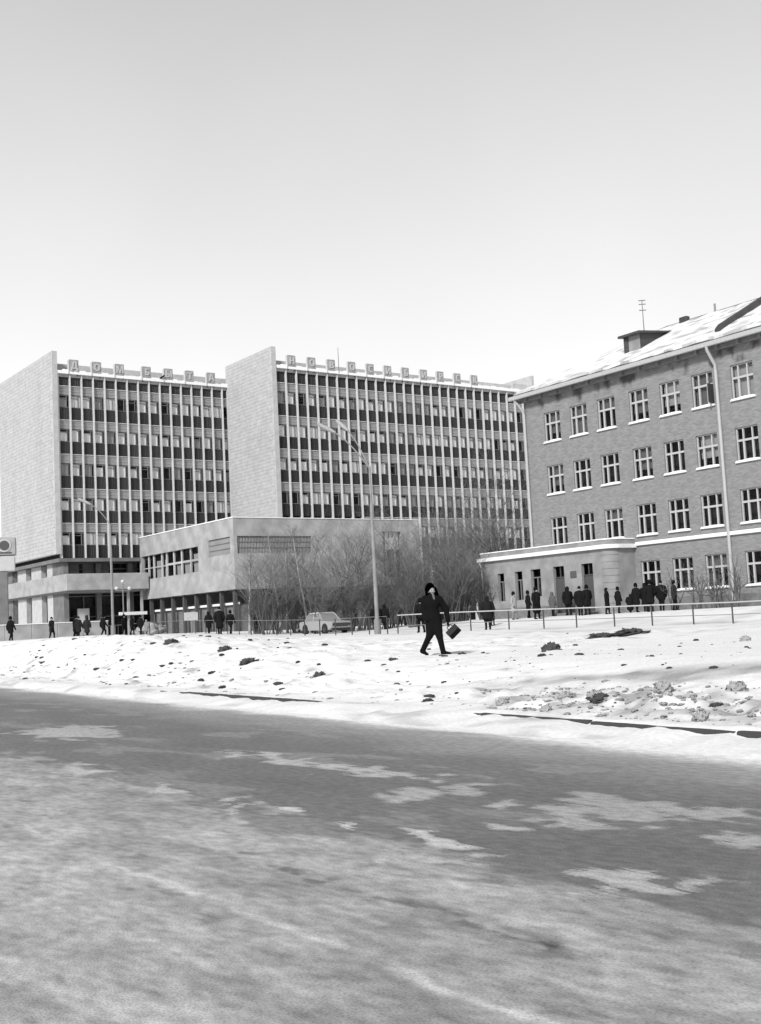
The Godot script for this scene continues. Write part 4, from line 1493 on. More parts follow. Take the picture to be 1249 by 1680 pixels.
# s: pos [x, z], face (radians), h, w (girth), hem (0..1 of height), stride, hat (0 cap, 1 fur hat, 2 shawl), coat tone, arms
func person(s: Dictionary) -> Node3D:
	var h: float = s.get("h", 1.7)
	var w: float = s.get("w", 1.0)
	var hem: float = s.get("hem", 0.32)
	var st: float = s.get("stride", 0.05)
	var coat: float = s.get("coat", DARK)
	var legs: float = s.get("legs", DARK)
	var bend: float = s.get("bend", 0.0)
	var x: float = s.pos[0]
	var z: float = s.pos[1]
	var o := thing("person", s.label, "person", Vector3(x, ground(x, z) - 0.01, z), s.get("face", 0.0), s.get("group", ""))
	var V := func(a: float, b: float, c: float) -> Vector3: return Vector3(a, b, c) * h
	var bones := []
	for k in [-1.0, 1.0]:
		var hip: Vector3 = V.call(0.045 * k, 0.5, 0.0)
		var foot: Vector3 = V.call(0.05 * k, 0.045, st * k)
		var knee: Vector3 = V.call(0.05 * k, 0.275, st * k * 0.6 + absf(st) * 0.3 + 0.005)
		bones.append([hip, knee, 0.058 * h * w, 0.042 * h * w, legs, 0.03])
		bones.append([knee, foot, 0.041 * h, 0.032 * h, legs, 0.03])
		bones.append([foot + V.call(0, -0.016, -0.012), foot + V.call(0.012 * k, -0.022, 0.085), 0.026 * h, 0.021 * h, DARK * 0.7, 0.02])
		var sh: Vector3 = V.call(0.112 * k * w, 0.795, bend * 0.8)
		var el: Vector3 = V.call(0.155 * k * w, 0.635, bend + st * k * -0.35 - 0.015)
		var ha: Vector3 = V.call(0.14 * k * w, 0.505, bend + st * k * -0.8 + 0.03)
		if s.get("pockets", false):
			ha = V.call(0.1 * k * w, 0.53, 0.09)
		bones.append([sh, el, 0.05 * h * w, 0.043 * h * w, coat, 0.03])
		bones.append([el, ha, 0.042 * h * w, 0.033 * h, coat, 0.03])
		bones.append([ha, ha + V.call(0, -0.045, 0.01), 0.026 * h, 0.02 * h, DARK, 0.02])
		bones.append([V.call(0.03 * k, 0.55, bend * 0.4), V.call(0.04 * k * w, hem + 0.05, 0), 0.082 * h * w, 0.09 * h * w, coat, 0.05])
	bones.append([V.call(0, 0.54, bend * 0.3), V.call(0, 0.74, bend * 0.8), 0.1 * h * w, 0.112 * h * w, coat, 0.05])
	bones.append([V.call(-0.075 * w, 0.8, bend * 0.85), V.call(0.075 * w, 0.8, bend * 0.85), 0.062 * h, 0.062 * h, coat, 0.05])
	bones.append([V.call(0, 0.82, bend * 0.9), V.call(0, 0.885, bend + 0.008), 0.045 * h, 0.04 * h, coat, 0.03])
	bones.append([V.call(0, 0.905, bend + 0.012), V.call(0, 0.945, bend + 0.008), 0.05 * h, 0.056 * h, FACE * 0.9, 0.02])
	bones.append([V.call(0, 0.918, bend + 0.058), V.call(0, 0.905, bend + 0.064), 0.012 * h, 0.014 * h, FACE, 0.02])
	part("body", skin(bones, 0.027), M.cloth, o)
	var hat := []
	var hc: Vector3 = V.call(0, 0.955, bend + 0.004)
	match int(s.get("hat", 1)):
		0:
			hat = [[hc + V.call(0, 0.012, 0), hc + V.call(0, 0.03, 0), 0.062 * h, 0.05 * h, DARK], [hc + V.call(0, 0.008, 0.05), hc + V.call(0, 0.004, 0.085), 0.02 * h, 0.016 * h, DARK]]
		1:
			hat = [[hc + V.call(0, 0.006, -0.004), hc + V.call(0, 0.034, -0.004), 0.072 * h, 0.062 * h, DARK * 0.7], [hc + V.call(-0.052, -0.01, -0.005), hc + V.call(-0.05, -0.05, 0), 0.026 * h, 0.022 * h, DARK * 0.7], [hc + V.call(0.052, -0.01, -0.005), hc + V.call(0.05, -0.05, 0), 0.026 * h, 0.022 * h, DARK * 0.7]]
		2:
			hat = [[hc + V.call(0, 0.012, -0.012), hc + V.call(0, -0.02, -0.02), 0.07 * h, 0.066 * h, coat], [hc + V.call(0, -0.06, -0.02), hc + V.call(0, -0.11, -0.005), 0.06 * h, 0.08 * h, coat], [hc + V.call(-0.05, -0.02, 0.01), hc + V.call(-0.035, -0.08, 0.02), 0.024 * h, 0.024 * h, coat], [hc + V.call(0.05, -0.02, 0.01), hc + V.call(0.035, -0.08, 0.02), 0.024 * h, 0.024 * h, coat]]
	part("shawl" if int(s.get("hat", 1)) == 2 else "hat", skin(hat, 0.022), M.cloth, o)
	return o


func build_walker() -> void:
	# the big figure in the field: joints laid out in the plane that faces the road, x to his left
	var at := Vector3(17.44, 0, -22.44)
	at.y = ground(at.x, at.z) - 0.015
	var o := thing("person", "man in black coat and fur hat striding across the snow with a briefcase", "person", at, -0.62)
	var D := 0.008
	var b := []
	var V := func(x: float, y: float, z: float) -> Vector3: return Vector3(x, y, z)
	# legs: trailing on one side, planted on the other
	b.append([V.call(-0.07, 0.92, 0), V.call(-0.1, 0.5, 0.02), 0.105, 0.085, D, 0.04])
	b.append([V.call(-0.1, 0.5, 0.02), V.call(-0.29, 0.13, -0.1), 0.078, 0.064, D, 0.04])
	b.append([V.call(-0.295, 0.12, -0.1), V.call(-0.18, 0.035, -0.04), 0.055, 0.036, D, 0.03])
	b.append([V.call(0.08, 0.92, 0), V.call(0.13, 0.48, 0.1), 0.105, 0.085, D, 0.04])
	b.append([V.call(0.13, 0.48, 0.1), V.call(0.2, 0.1, 0.1), 0.078, 0.064, D, 0.04])
	b.append([V.call(0.2, 0.06, 0.09), V.call(0.36, 0.04, 0.16), 0.055, 0.036, D, 0.03])
	# long coat: chest, waist, skirt
	b.append([V.call(-0.06, 1.3, 0), V.call(0.06, 1.3, 0), 0.15, 0.15, D, 0.08])
	b.append([V.call(-0.03, 1.25, 0), V.call(0.0, 0.95, 0), 0.175, 0.145, D, 0.08])
	b.append([V.call(-0.05, 0.95, 0), V.call(-0.05, 0.64, 0), 0.125, 0.11, D, 0.08])
	b.append([V.call(0.06, 0.95, 0), V.call(0.085, 0.62, 0.03), 0.125, 0.11, D, 0.08])
	b.append([V.call(-0.16, 1.39, 0), V.call(0.16, 1.37, 0), 0.085, 0.085, D, 0.06])
	# arms
	b.append([V.call(-0.185, 1.37, 0), V.call(-0.22, 1.1, -0.05), 0.078, 0.07, D, 0.04])
	b.append([V.call(-0.22, 1.1, -0.05), V.call(-0.15, 0.88, 0.12), 0.068, 0.055, D, 0.04])
	b.append([V.call(0.19, 1.36, 0), V.call(0.33, 1.12, -0.03), 0.082, 0.074, D, 0.04])
	b.append([V.call(0.33, 1.12, -0.03), V.call(0.365, 0.86, 0.0), 0.07, 0.055, D, 0.04])
	b.append([V.call(0.37, 0.86, 0), V.call(0.365, 0.8, 0.0), 0.04, 0.036, D, 0.02])
	# collar, neck and head
	b.append([V.call(-0.01, 1.44, 0), V.call(-0.015, 1.5, 0.01), 0.1, 0.075, D, 0.05])
	b.append([V.call(-0.02, 1.58, -0.01), V.call(-0.02, 1.64, -0.015), 0.08, 0.09, D, 0.03])
	var body := skin(b, 0.015)
	# the face: brow, cheeks, nose, chin, mouth and eyes, turned a little to his left
	var c := Vector3(-0.005, 1.56, 0.01)
	var fw := Vector3(0.35, 0, 0.94)
	var sd := Vector3(0.94, 0, -0.35)
	var face := []
	face.append([c + fw * 0.03 + Vector3(0, 0.02, 0), c + fw * 0.02 + Vector3(0, 0.07, 0), 0.066, 0.07, 0.27, 0.02])
	face.append([c + fw * 0.045 + Vector3(0, -0.035, 0), c + fw * 0.055 + Vector3(0, -0.05, 0), 0.042, 0.03, 0.27, 0.03])
	face.append([c + fw * 0.09 + Vector3(0, 0.04, 0), c + fw * 0.108 + Vector3(0, 0.0, 0), 0.008, 0.013, 0.29, 0.012])
	for k in [-1.0, 1.0]:
		face.append([c + fw * 0.07 + sd * 0.035 * k + Vector3(0, -0.005, 0), c + fw * 0.06 + sd * 0.045 * k, 0.026, 0.024, 0.27, 0.02])
		face.append([c + fw * 0.091 + sd * 0.028 * k + Vector3(0, 0.035, 0), c + fw * 0.091 + sd * 0.034 * k + Vector3(0, 0.035, 0), 0.008, 0.008, 0.03, 0.004])
		face.append([c + sd * 0.078 * k, c + sd * 0.082 * k + Vector3(0, -0.03, 0), 0.018, 0.014, 0.33, 0.01])
	face.append([c + fw * 0.085 + sd * -0.02 + Vector3(0, -0.033, 0), c + fw * 0.085 + sd * 0.02 + Vector3(0, -0.033, 0), 0.008, 0.008, 0.14, 0.005])
	skin(face, 0.006, body)
	# the gloved hand closed on the case's handle: palm, four fingers, thumb
	var hand := []
	var hp := Vector3(0.362, 0.79, 0.0)
	hand.append([hp + Vector3(0, 0.02, -0.02), hp + Vector3(0, -0.035, -0.02), 0.026, 0.028, D, 0.01])
	hand.append([hp + Vector3(0, 0.02, 0.02), hp + Vector3(0, -0.035, 0.02), 0.026, 0.026, D, 0.01])
	for k in 4:
		var zz := -0.034 + 0.022 * k
		var len: float = [0.8, 0.95, 1.0, 0.9][k]
		var k0 := hp + Vector3(0.018, -0.05, zz)
		var k1 := k0 + Vector3(0.016, -0.034, 0) * len
		var k2 := k1 + Vector3(-0.022, -0.02, 0) * len
		hand.append([k0, k1, 0.0095, 0.009, D, 0.004])
		hand.append([k1, k2, 0.009, 0.0085, D, 0.004])
		hand.append([k2, k2 + Vector3(-0.02, 0.012, 0) * len, 0.0085, 0.008, D, 0.004])
	hand.append([hp + Vector3(-0.012, 0.0, 0.04), hp + Vector3(-0.024, -0.045, 0.048), 0.012, 0.01, D, 0.006])
	hand.append([hp + Vector3(-0.024, -0.045, 0.048), hp + Vector3(-0.012, -0.075, 0.032), 0.01, 0.009, D, 0.006])
	skin(hand, 0.005, body)
	part("body", body, M.cloth, o)
	var hat := [[Vector3(-0.03, 1.655, -0.02), Vector3(-0.03, 1.675, -0.02), 0.118, 0.108, D * 0.7], [Vector3(-0.11, 1.62, -0.01), Vector3(-0.1, 1.49, 0.01), 0.055, 0.055, D * 0.7], [Vector3(0.085, 1.62, -0.04), Vector3(0.12, 1.47, -0.03), 0.05, 0.06, D * 0.7], [Vector3(-0.03, 1.6, -0.07), Vector3(-0.03, 1.52, -0.07), 0.08, 0.07, D * 0.7], [Vector3(-0.05, 1.66, 0.06), Vector3(0.03, 1.66, 0.045), 0.04, 0.04, D * 0.7]]
	part("fur_hat", skin(hat, 0.012), M.fur, o)
	var scarf := [[Vector3(0.03, 1.48, 0.08), Vector3(0.05, 1.38, 0.15), 0.03, 0.026, 0.12]]
	part("scarf", skin(scarf, 0.012), M.cloth, o)
	var belt := Mesher.new()
	belt.cbox(Vector3(0.04, 0.66, 0.165), Vector3(0.075, 1.32, 0.2), 0.01)
	# briefcase, swinging out on its handle
	var bag := thing("briefcase", "black briefcase swinging from the walking man's hand", "briefcase", at, -0.62)
	var tilt := Transform3D(Basis(Vector3(0, 0, 1), deg_to_rad(42.0)), Vector3(0.372, 0.70, 0.0))
	var cs := Mesher.new()
	cs.cbox(Vector3(-0.17, -0.3, -0.05), Vector3(0.15, -0.06, 0.05), 0.02)
	part("case", cs, M.leather, bag, tilt)
	part("handle", cyl([Vector3(-0.07, -0.06, 0), Vector3(-0.05, 0.0, 0), Vector3(0.0, 0.025, 0), Vector3(0.05, 0.0, 0), Vector3(0.07, -0.06, 0)], [0.01, 0.011, 0.012, 0.011, 0.01], 6), M.leather, bag, tilt)
	part("flap", cb(Vector3(-0.165, -0.19, 0.048), Vector3(0.145, -0.055, 0.057), 0.004), mat("leather_edge", 0.008, 0.7), bag, tilt)


func build_people() -> void:
	build_walker()
	var F := "people outside the brick building"
	var list := [
		{"pos": [38.38, -75.81], "h": 1.55, "w": 1.05, "hem": 0.3, "face": 2.3, "stride": 0.09, "hat": 2, "label": "shorter figure in a dark shawl, leftmost of the four by the fence"},
		{"pos": [36.24, -69.97], "h": 1.82, "w": 1.1, "hem": 0.26, "face": 2.5, "stride": 0.05, "hat": 0, "label": "tallest of the four by the fence, in a long dark coat and cap"},
		{"pos": [38.72, -73.11], "h": 1.62, "w": 1.0, "hem": 0.42, "face": 2.2, "stride": 0.16, "hat": 1, "label": "figure with legs apart in a short dark coat, right of the tallest walker"},
		{"pos": [42.15, -75.58], "h": 1.5, "w": 1.0, "hem": 0.4, "face": 2.6, "stride": 0.13, "hat": 1, "label": "lone walker in a short dark coat left of the parked car"},
		{"pos": [37.4, -72.2], "h": 0.95, "w": 1.15, "hem": 0.2, "face": 2.4, "stride": 0.04, "hat": 2, "coat": 0.25, "legs": 0.05, "label": "small child in a pale coat between two adults by the fence"},
		{"pos": [35.6, -84.6], "h": 1.6, "hem": 0.4, "face": 0.3, "hat": 1, "label": "dark figure standing left in the trio before the entrance"},
		{"pos": [37.08, -86.57], "h": 1.55, "hem": 0.35, "face": 1.2, "stride": 0.1, "hat": 2, "label": "dark figure in a shawl in the middle of the trio before the entrance"},
		{"pos": [36.82, -84.30], "h": 1.5, "w": 1.1, "hem": 0.42, "face": 2.0, "stride": 0.08, "hat": 1, "label": "dark figure in a short coat at the right of the trio before the entrance"},
		{"pos": [33.5, -89.2], "h": 1.75, "hem": 0.35, "face": 0.6, "hat": 1, "label": "figure in a dark coat in front of the pale door panel"},
		{"pos": [32.2, -85.2], "h": 1.6, "hem": 0.3, "face": 2.2, "stride": 0.1, "hat": 0, "coat": 0.02, "label": "figure in a cap walking before the low wall at the entrance"},
		{"pos": [35.3, -91.5], "h": 1.8, "hem": 0.35, "face": 1.0, "hat": 2, "coat": 0.03, "label": "figure in a shawl under the canopy's dark opening"},
		{"pos": [37.6, -93.6], "h": 1.8, "hem": 0.35, "face": 0.2, "hat": 1, "label": "dark figure just left of the slim lamp post"},
		{"pos": [26.08, -82.14], "h": 1.7, "hem": 0.35, "face": 2.0, "stride": 0.12, "hat": 1, "label": "dark figure alone at the foot of the clock pylon"},
		{"pos": [36.35, -47.77], "h": 1.72, "w": 1.1, "hem": 0.42, "face": 2.9, "stride": 0.1, "hat": 1, "bend": 0.02, "label": "figure in a short dark jacket half hidden behind the striding man"},
		{"pos": [39.0, -45.6], "h": 1.68, "w": 1.3, "hem": 0.34, "face": 2.7, "stride": 0.04, "hat": 2, "coat": 0.016, "label": "stout figure in a wide dark coat at the fence, seen from behind"},
		{"pos": [45.6, -52.9], "h": 1.4, "w": 1.1, "hem": 0.3, "face": 0.6, "hat": 2, "coat": 0.04, "label": "short figure in a rounded shawl beside the stout one"},
		{"pos": [49.0, -54.7], "h": 1.7, "hem": 0.3, "face": 0.3, "hat": 1, "coat": 0.3, "legs": 0.2, "label": "figure in a pale coat and dark hat by the entrance wing's windows"},
		{"pos": [49.74, -54.18], "h": 1.68, "w": 0.85, "hem": 0.35, "face": 1.2, "hat": 1, "label": "slim dark figure left of the long-coated one at the entrance wing"},
		{"pos": [48.6, -52.2], "h": 1.9, "w": 1.2, "hem": 0.24, "face": 0.2, "hat": 1, "label": "tall broad figure in a very long dark coat by the entrance wing"},
		{"pos": [50.7, -53.0], "h": 1.5, "w": 0.9, "hem": 0.3, "face": 1.8, "hat": 2, "coat": 0.1, "label": "greyish figure standing at the left-hand door"},
		{"pos": [50.9, -51.8], "h": 1.75, "w": 1.15, "hem": 0.4, "face": 2.8, "hat": 2, "bend": 0.04, "label": "hunched figure in a dark shawl under the wall plaque"},
		{"pos": [49.6, -49.5], "h": 1.72, "w": 1.1, "hem": 0.36, "face": 2.2, "hat": 0, "label": "broad dark figure, left one of the pair at the right-hand door"},
		{"pos": [49.9, -49.2], "h": 1.74, "w": 1.1, "hem": 0.34, "face": 2.9, "hat": 1, "label": "dark figure, right one of the pair at the right-hand door"},
		{"pos": [49.9, -47.6], "h": 1.5, "w": 0.9, "hem": 0.22, "face": 0.4, "hat": 2, "label": "slim shawled figure, first to the right of the rounded corner"},
		{"pos": [50.2, -47.0], "h": 1.5, "w": 0.9, "hem": 0.3, "face": 1.4, "hat": 1, "label": "slim hatted figure, second to the right of the rounded corner"},
		{"pos": [50.3, -46.2], "h": 1.05, "w": 1.5, "hem": 0.2, "face": 1.9, "hat": 2, "bend": 0.1, "label": "low crouching dark figure in the queue by the brick wall"},
		{"pos": [50.2, -45.6], "h": 1.62, "w": 1.0, "hem": 0.28, "face": 1.6, "hat": 1, "label": "dark figure right beside the crouching one"},
		{"pos": [50.5, -45.2], "h": 1.6, "w": 1.1, "hem": 0.25, "face": 2.1, "hat": 2, "label": "shawled figure in the middle of the queue by the brick wall"},
		{"pos": [50.0, -44.4], "h": 1.74, "w": 1.1, "hem": 0.3, "face": 2.6, "hat": 1, "label": "tallest dark figure of the queue by the brick wall"},
		{"pos": [50.6, -44.1], "h": 1.68, "w": 1.1, "hem": 0.4, "face": 2.2, "stride": 0.05, "hat": 0, "label": "figure in a short coat and cap at the end of the queue"},
		{"pos": [50.4, -43.0], "h": 1.62, "w": 0.9, "hem": 0.4, "face": 0.4, "stride": 0.04, "hat": 1, "coat": 0.03, "label": "lone figure standing apart to the right of the queue"},
		{"pos": [32.6, -87.0], "h": 1.66, "w": 1.05, "hem": 0.33, "face": 0.9, "stride": 0.06, "hat": 1, "label": "figure in a dark coat, first left of the pair before the low wall"},
		{"pos": [33.4, -86.6], "h": 1.58, "w": 1.1, "hem": 0.28, "face": 2.4, "stride": 0.08, "hat": 2, "coat": 0.03, "label": "shawled figure close behind the pair before the low wall"},
		{"pos": [35.0, -87.3], "h": 1.72, "w": 1.0, "hem": 0.4, "face": 1.6, "stride": 0.14, "hat": 1, "label": "dark figure striding between the low wall and the trio"},
		{"pos": [36.3, -82.0], "h": 1.1, "w": 1.1, "hem": 0.25, "face": 2.0, "stride": 0.04, "hat": 2, "coat": 0.2, "legs": 0.05, "label": "small child in a pale coat beside the trio before the entrance"},
		{"pos": [30.4, -86.0], "h": 1.65, "w": 1.0, "hem": 0.36, "face": 0.5, "stride": 0.1, "hat": 0, "coat": 0.02, "label": "figure in a cap walking alone along the low wall"},
		{"pos": [43.2, -77.0], "h": 1.0, "w": 1.1, "hem": 0.3, "face": 2.4, "stride": 0.06, "hat": 1, "coat": 0.05, "label": "child walking behind the lone walker near the parked car"},
		{"pos": [45.3, -64.6], "h": 1.7, "w": 1.2, "hem": 0.3, "face": 2.4, "hat": 1, "label": "dark figure among the trees, left of the tall lamp post"},
		{"pos": [45.9, -64.4], "h": 1.66, "w": 1.2, "hem": 0.3, "face": 2.0, "hat": 2, "label": "dark shawled figure among the trees, close to the tall lamp post"},
		{"pos": [46.3, -58.8], "h": 1.7, "w": 1.1, "hem": 0.3, "face": 2.2, "hat": 1, "label": "dark figure among the trees between the walking man and the entrance wing"},
	]
	for s in list:
		person(s)


# ------------------------------------------------------------------ street furniture, car
func fence(label: String, pts: Array, height: float, rail_r: float, rail_m: Material) -> void:
	var o := thing("rail_fence", label, "fence")
	var post := cyl([Vector3(0, -0.2, 0), Vector3(0, height, 0)], [0.035, 0.035], 6).mesh()
	var rng := RandomNumberGenerator.new()
	rng.seed = pts.size()
	for i in pts.size():
		var p := Vector3(pts[i].x, ground(pts[i].x, pts[i].y), pts[i].y)
		piece("post", post, M.metal_dark, o, Transform3D(Basis(Vector3(0.6, 0, 0.8).normalized(), rng.randf_range(-0.035, 0.035)), p))
		if i + 1 < pts.size():
			var q := Vector3(pts[i + 1].x, ground(pts[i + 1].x, pts[i + 1].y), pts[i + 1].y)
			piece("rail", cyl([p + Vector3.UP * (height - 0.02), q + Vector3.UP * (height - 0.02)], [rail_r, rail_r], 6).mesh(), rail_m, o, Transform3D())
			if rail_r < 0.02:
				continue
			piece("rail", cyl([p + Vector3.UP * height * 0.42, q + Vector3.UP * height * 0.42], [0.018, 0.018], 5).mesh(), M.metal, o, Transform3D())


func lamp(label: String, at: Vector3, h: float, arms: Array) -> void:
	var o := thing("street_lamp", label, "street lamp", at)
	part("base", cyl([Vector3(0, -0.3, 0), Vector3(0, 0.75, 0), Vector3(0, 0.85, 0)], [0.19, 0.18, 0.12], 12), M.metal, o)
	part("pole", cyl([Vector3(0, 0.8, 0), Vector3(0, h * 0.75, 0), Vector3(0, h * 0.8, 0), Vector3(0, h, 0)], [0.11, 0.09, 0.065, 0.055], 12), mat("pole_grey", 0.24, 0.7, "blotch", 3.0), o)
	for a in arms:
		var tip: Vector3 = Vector3(0, h, 0) + a
		var pts := []
		var start := Vector3(0, h - 0.1, 0)
		for k in 7:
			var t := k / 6.0
			pts.append(start.lerp(tip, t) + Vector3.UP * 0.22 * sin(PI * t))
		var am := piece("arm", cyl(pts, [0.042, 0.04, 0.038, 0.036, 0.034, 0.033, 0.033], 8).mesh(), M.pole_grey, o, Transform3D())
		var d: Vector3 = a.normalized()
		d = (d + Vector3(0, -0.35, 0)).normalized()
		var head := Mesher.new()
		head.tube([tip - d * 0.15, tip, tip + d * 0.25, tip + d * 0.75, tip + d * 0.95], [0.05, 0.08, 0.125, 0.11, 0.04], 10)
		part("lamp_head", head, mat("lamp_shell", 0.3, 0.6), am)


func build_car() -> void:
	var at := Vector3(42.2, 0, -66.2)
	at.y = ground(at.x, at.z) - 0.02
	var o := thing("parked_car", "pale boxy saloon car parked behind the fence in the snow", "car", at, PI / 2 + PI)
	# profile along local x (front towards +x), width along z
	var body := Mesher.new()
	body.prism(PackedVector2Array([Vector2(-2.0, 0.42), Vector2(-1.72, 0.26), Vector2(1.75, 0.26), Vector2(2.02, 0.36), Vector2(2.04, 0.74), Vector2(1.98, 0.8), Vector2(0.82, 0.9), Vector2(-1.2, 0.92), Vector2(-1.98, 0.86), Vector2(-2.04, 0.72)]), -0.8, 0.8, 0.1, 0.05)
	var b := part("body", body, M.car_paint, o)
	var cab := Mesher.new()
	# glasshouse narrows to the roof
	var base := [Vector3(-1.32, 0.9, 0.72), Vector3(0.86, 0.88, 0.72)]
	var top := [Vector3(-0.95, 1.4, 0.58), Vector3(0.3, 1.4, 0.58)]
	cab.box(Vector3(-0.98, 1.37, -0.6), Vector3(0.33, 1.41, 0.6))
	for s in [-1.0, 1.0]:
		for seg in [[base[0], top[0], 0.05], [base[1], top[1], 0.045], [Vector3(-0.3, 0.9, 0.73), Vector3(-0.32, 1.4, 0.59), 0.04]]:
			cab.tube([Vector3(seg[0].x, seg[0].y, seg[0].z * s), Vector3(seg[1].x, seg[1].y, seg[1].z * s)], [seg[2], seg[2]], 6)
	var sn := cb(Vector3(-0.96, 1.412, -0.57), Vector3(0.3, 1.45, 0.57), 0.015)
	part("cabin", cab, M.car_paint, o)
	part("snow_cap", sn, M.snow, o)
	for s in [-1.0, 1.0]:
		var g := Mesher.new()
		var q := [Vector3(-1.25, 0.92, 0.705 * s), Vector3(0.8, 0.92, 0.705 * s), Vector3(0.27, 1.37, 0.575 * s), Vector3(-0.92, 1.37, 0.575 * s)]
		if s > 0:
			g.quad(q[0], q[1], q[2], q[3])
		else:
			g.quad(q[1], q[0], q[3], q[2])
		part("side_window", g, mat("car_glass", 0.2, 0.4), o)
	var ws := Mesher.new()
	ws.quad(Vector3(0.85, 0.9, 0.68), Vector3(0.85, 0.9, -0.68), Vector3(0.32, 1.38, -0.56), Vector3(0.32, 1.38, 0.56))
	part("windscreen", ws, M.car_glass, o)
	var rw := Mesher.new()
	rw.quad(Vector3(-1.31, 0.92, -0.68), Vector3(-1.31, 0.92, 0.68), Vector3(-0.96, 1.38, 0.56), Vector3(-0.96, 1.38, -0.56))
	part("rear_window", rw, M.car_glass, o)
	part("seats", bx(Vector3(-1.0, 0.5, -0.62), Vector3(0.1, 1.1, 0.62)), M.dark, o)
	for x in [-1.25, 1.22]:
		for s in [-1.0, 1.0]:
			var tyre := Mesher.new()
			tyre.tube([Vector3(0, 0, -0.09), Vector3(0, 0, -0.07), Vector3(0, 0, 0.07), Vector3(0, 0, 0.09)], [0.24, 0.3, 0.3, 0.24], 16)
			var w := piece("wheel", tyre.mesh(), M.rubber, o, Transform3D(Basis(), Vector3(x, 0.3, 0.74 * s)))
			part("rim", cyl([Vector3(0, 0, -0.1), Vector3(0, 0, 0.1)], [0.16, 0.16], 14), M.metal_dark, w)
			piece("wheel_arch", cyl([Vector3(0, 0, -0.03), Vector3(0, 0, 0.03)], [0.37, 0.37], 16).mesh(), M.dark, o, Transform3D(Basis(), Vector3(x, 0.34, 0.775 * s)))
	part("grille", bx(Vector3(2.04, 0.48, -0.5), Vector3(2.06, 0.7, 0.5)), M.metal_dark, o)
	part("valance", bx(Vector3(1.9, 0.2, -0.72), Vector3(2.03, 0.34, 0.72)), M.metal_dark, o)
	for s in [-1.0, 1.0]:
		piece("headlight", cyl([Vector3(0, 0, 0), Vector3(0.03, 0, 0)], [0.1, 0.09], 12).mesh(), M.metal_dark, o, Transform3D(Basis(), Vector3(2.04, 0.61, 0.62 * s)))
	part("bumper", cb(Vector3(2.03, 0.36, -0.8), Vector3(2.14, 0.46, 0.8), 0.02), M.metal, o)
	part("bumper", cb(Vector3(-2.14, 0.36, -0.8), Vector3(-2.03, 0.46, 0.8), 0.02), M.metal, o)


func lump(seed_: int, r: Vector3) -> ArrayMesh:
	var n := FastNoiseLite.new()
	n.seed = seed_
	n.frequency = 1.4
	n.fractal_octaves = 3
	var s := SphereMesh.new()
	s.radial_segments = 28
	s.rings = 16
	var arr := s.get_mesh_arrays()
	var v: PackedVector3Array = arr[Mesh.ARRAY_VERTEX]
	for i in v.size():
		var d := v[i].normalized()
		v[i] = d * r * (1.0 + 0.85 * n.get_noise_3dv(d * 2.4))
	arr[Mesh.ARRAY_VERTEX] = v
	arr[Mesh.ARRAY_TANGENT] = null
	var st := SurfaceTool.new()
	st.create_from_arrays(arr)
	st.generate_normals()
	return st.commit()


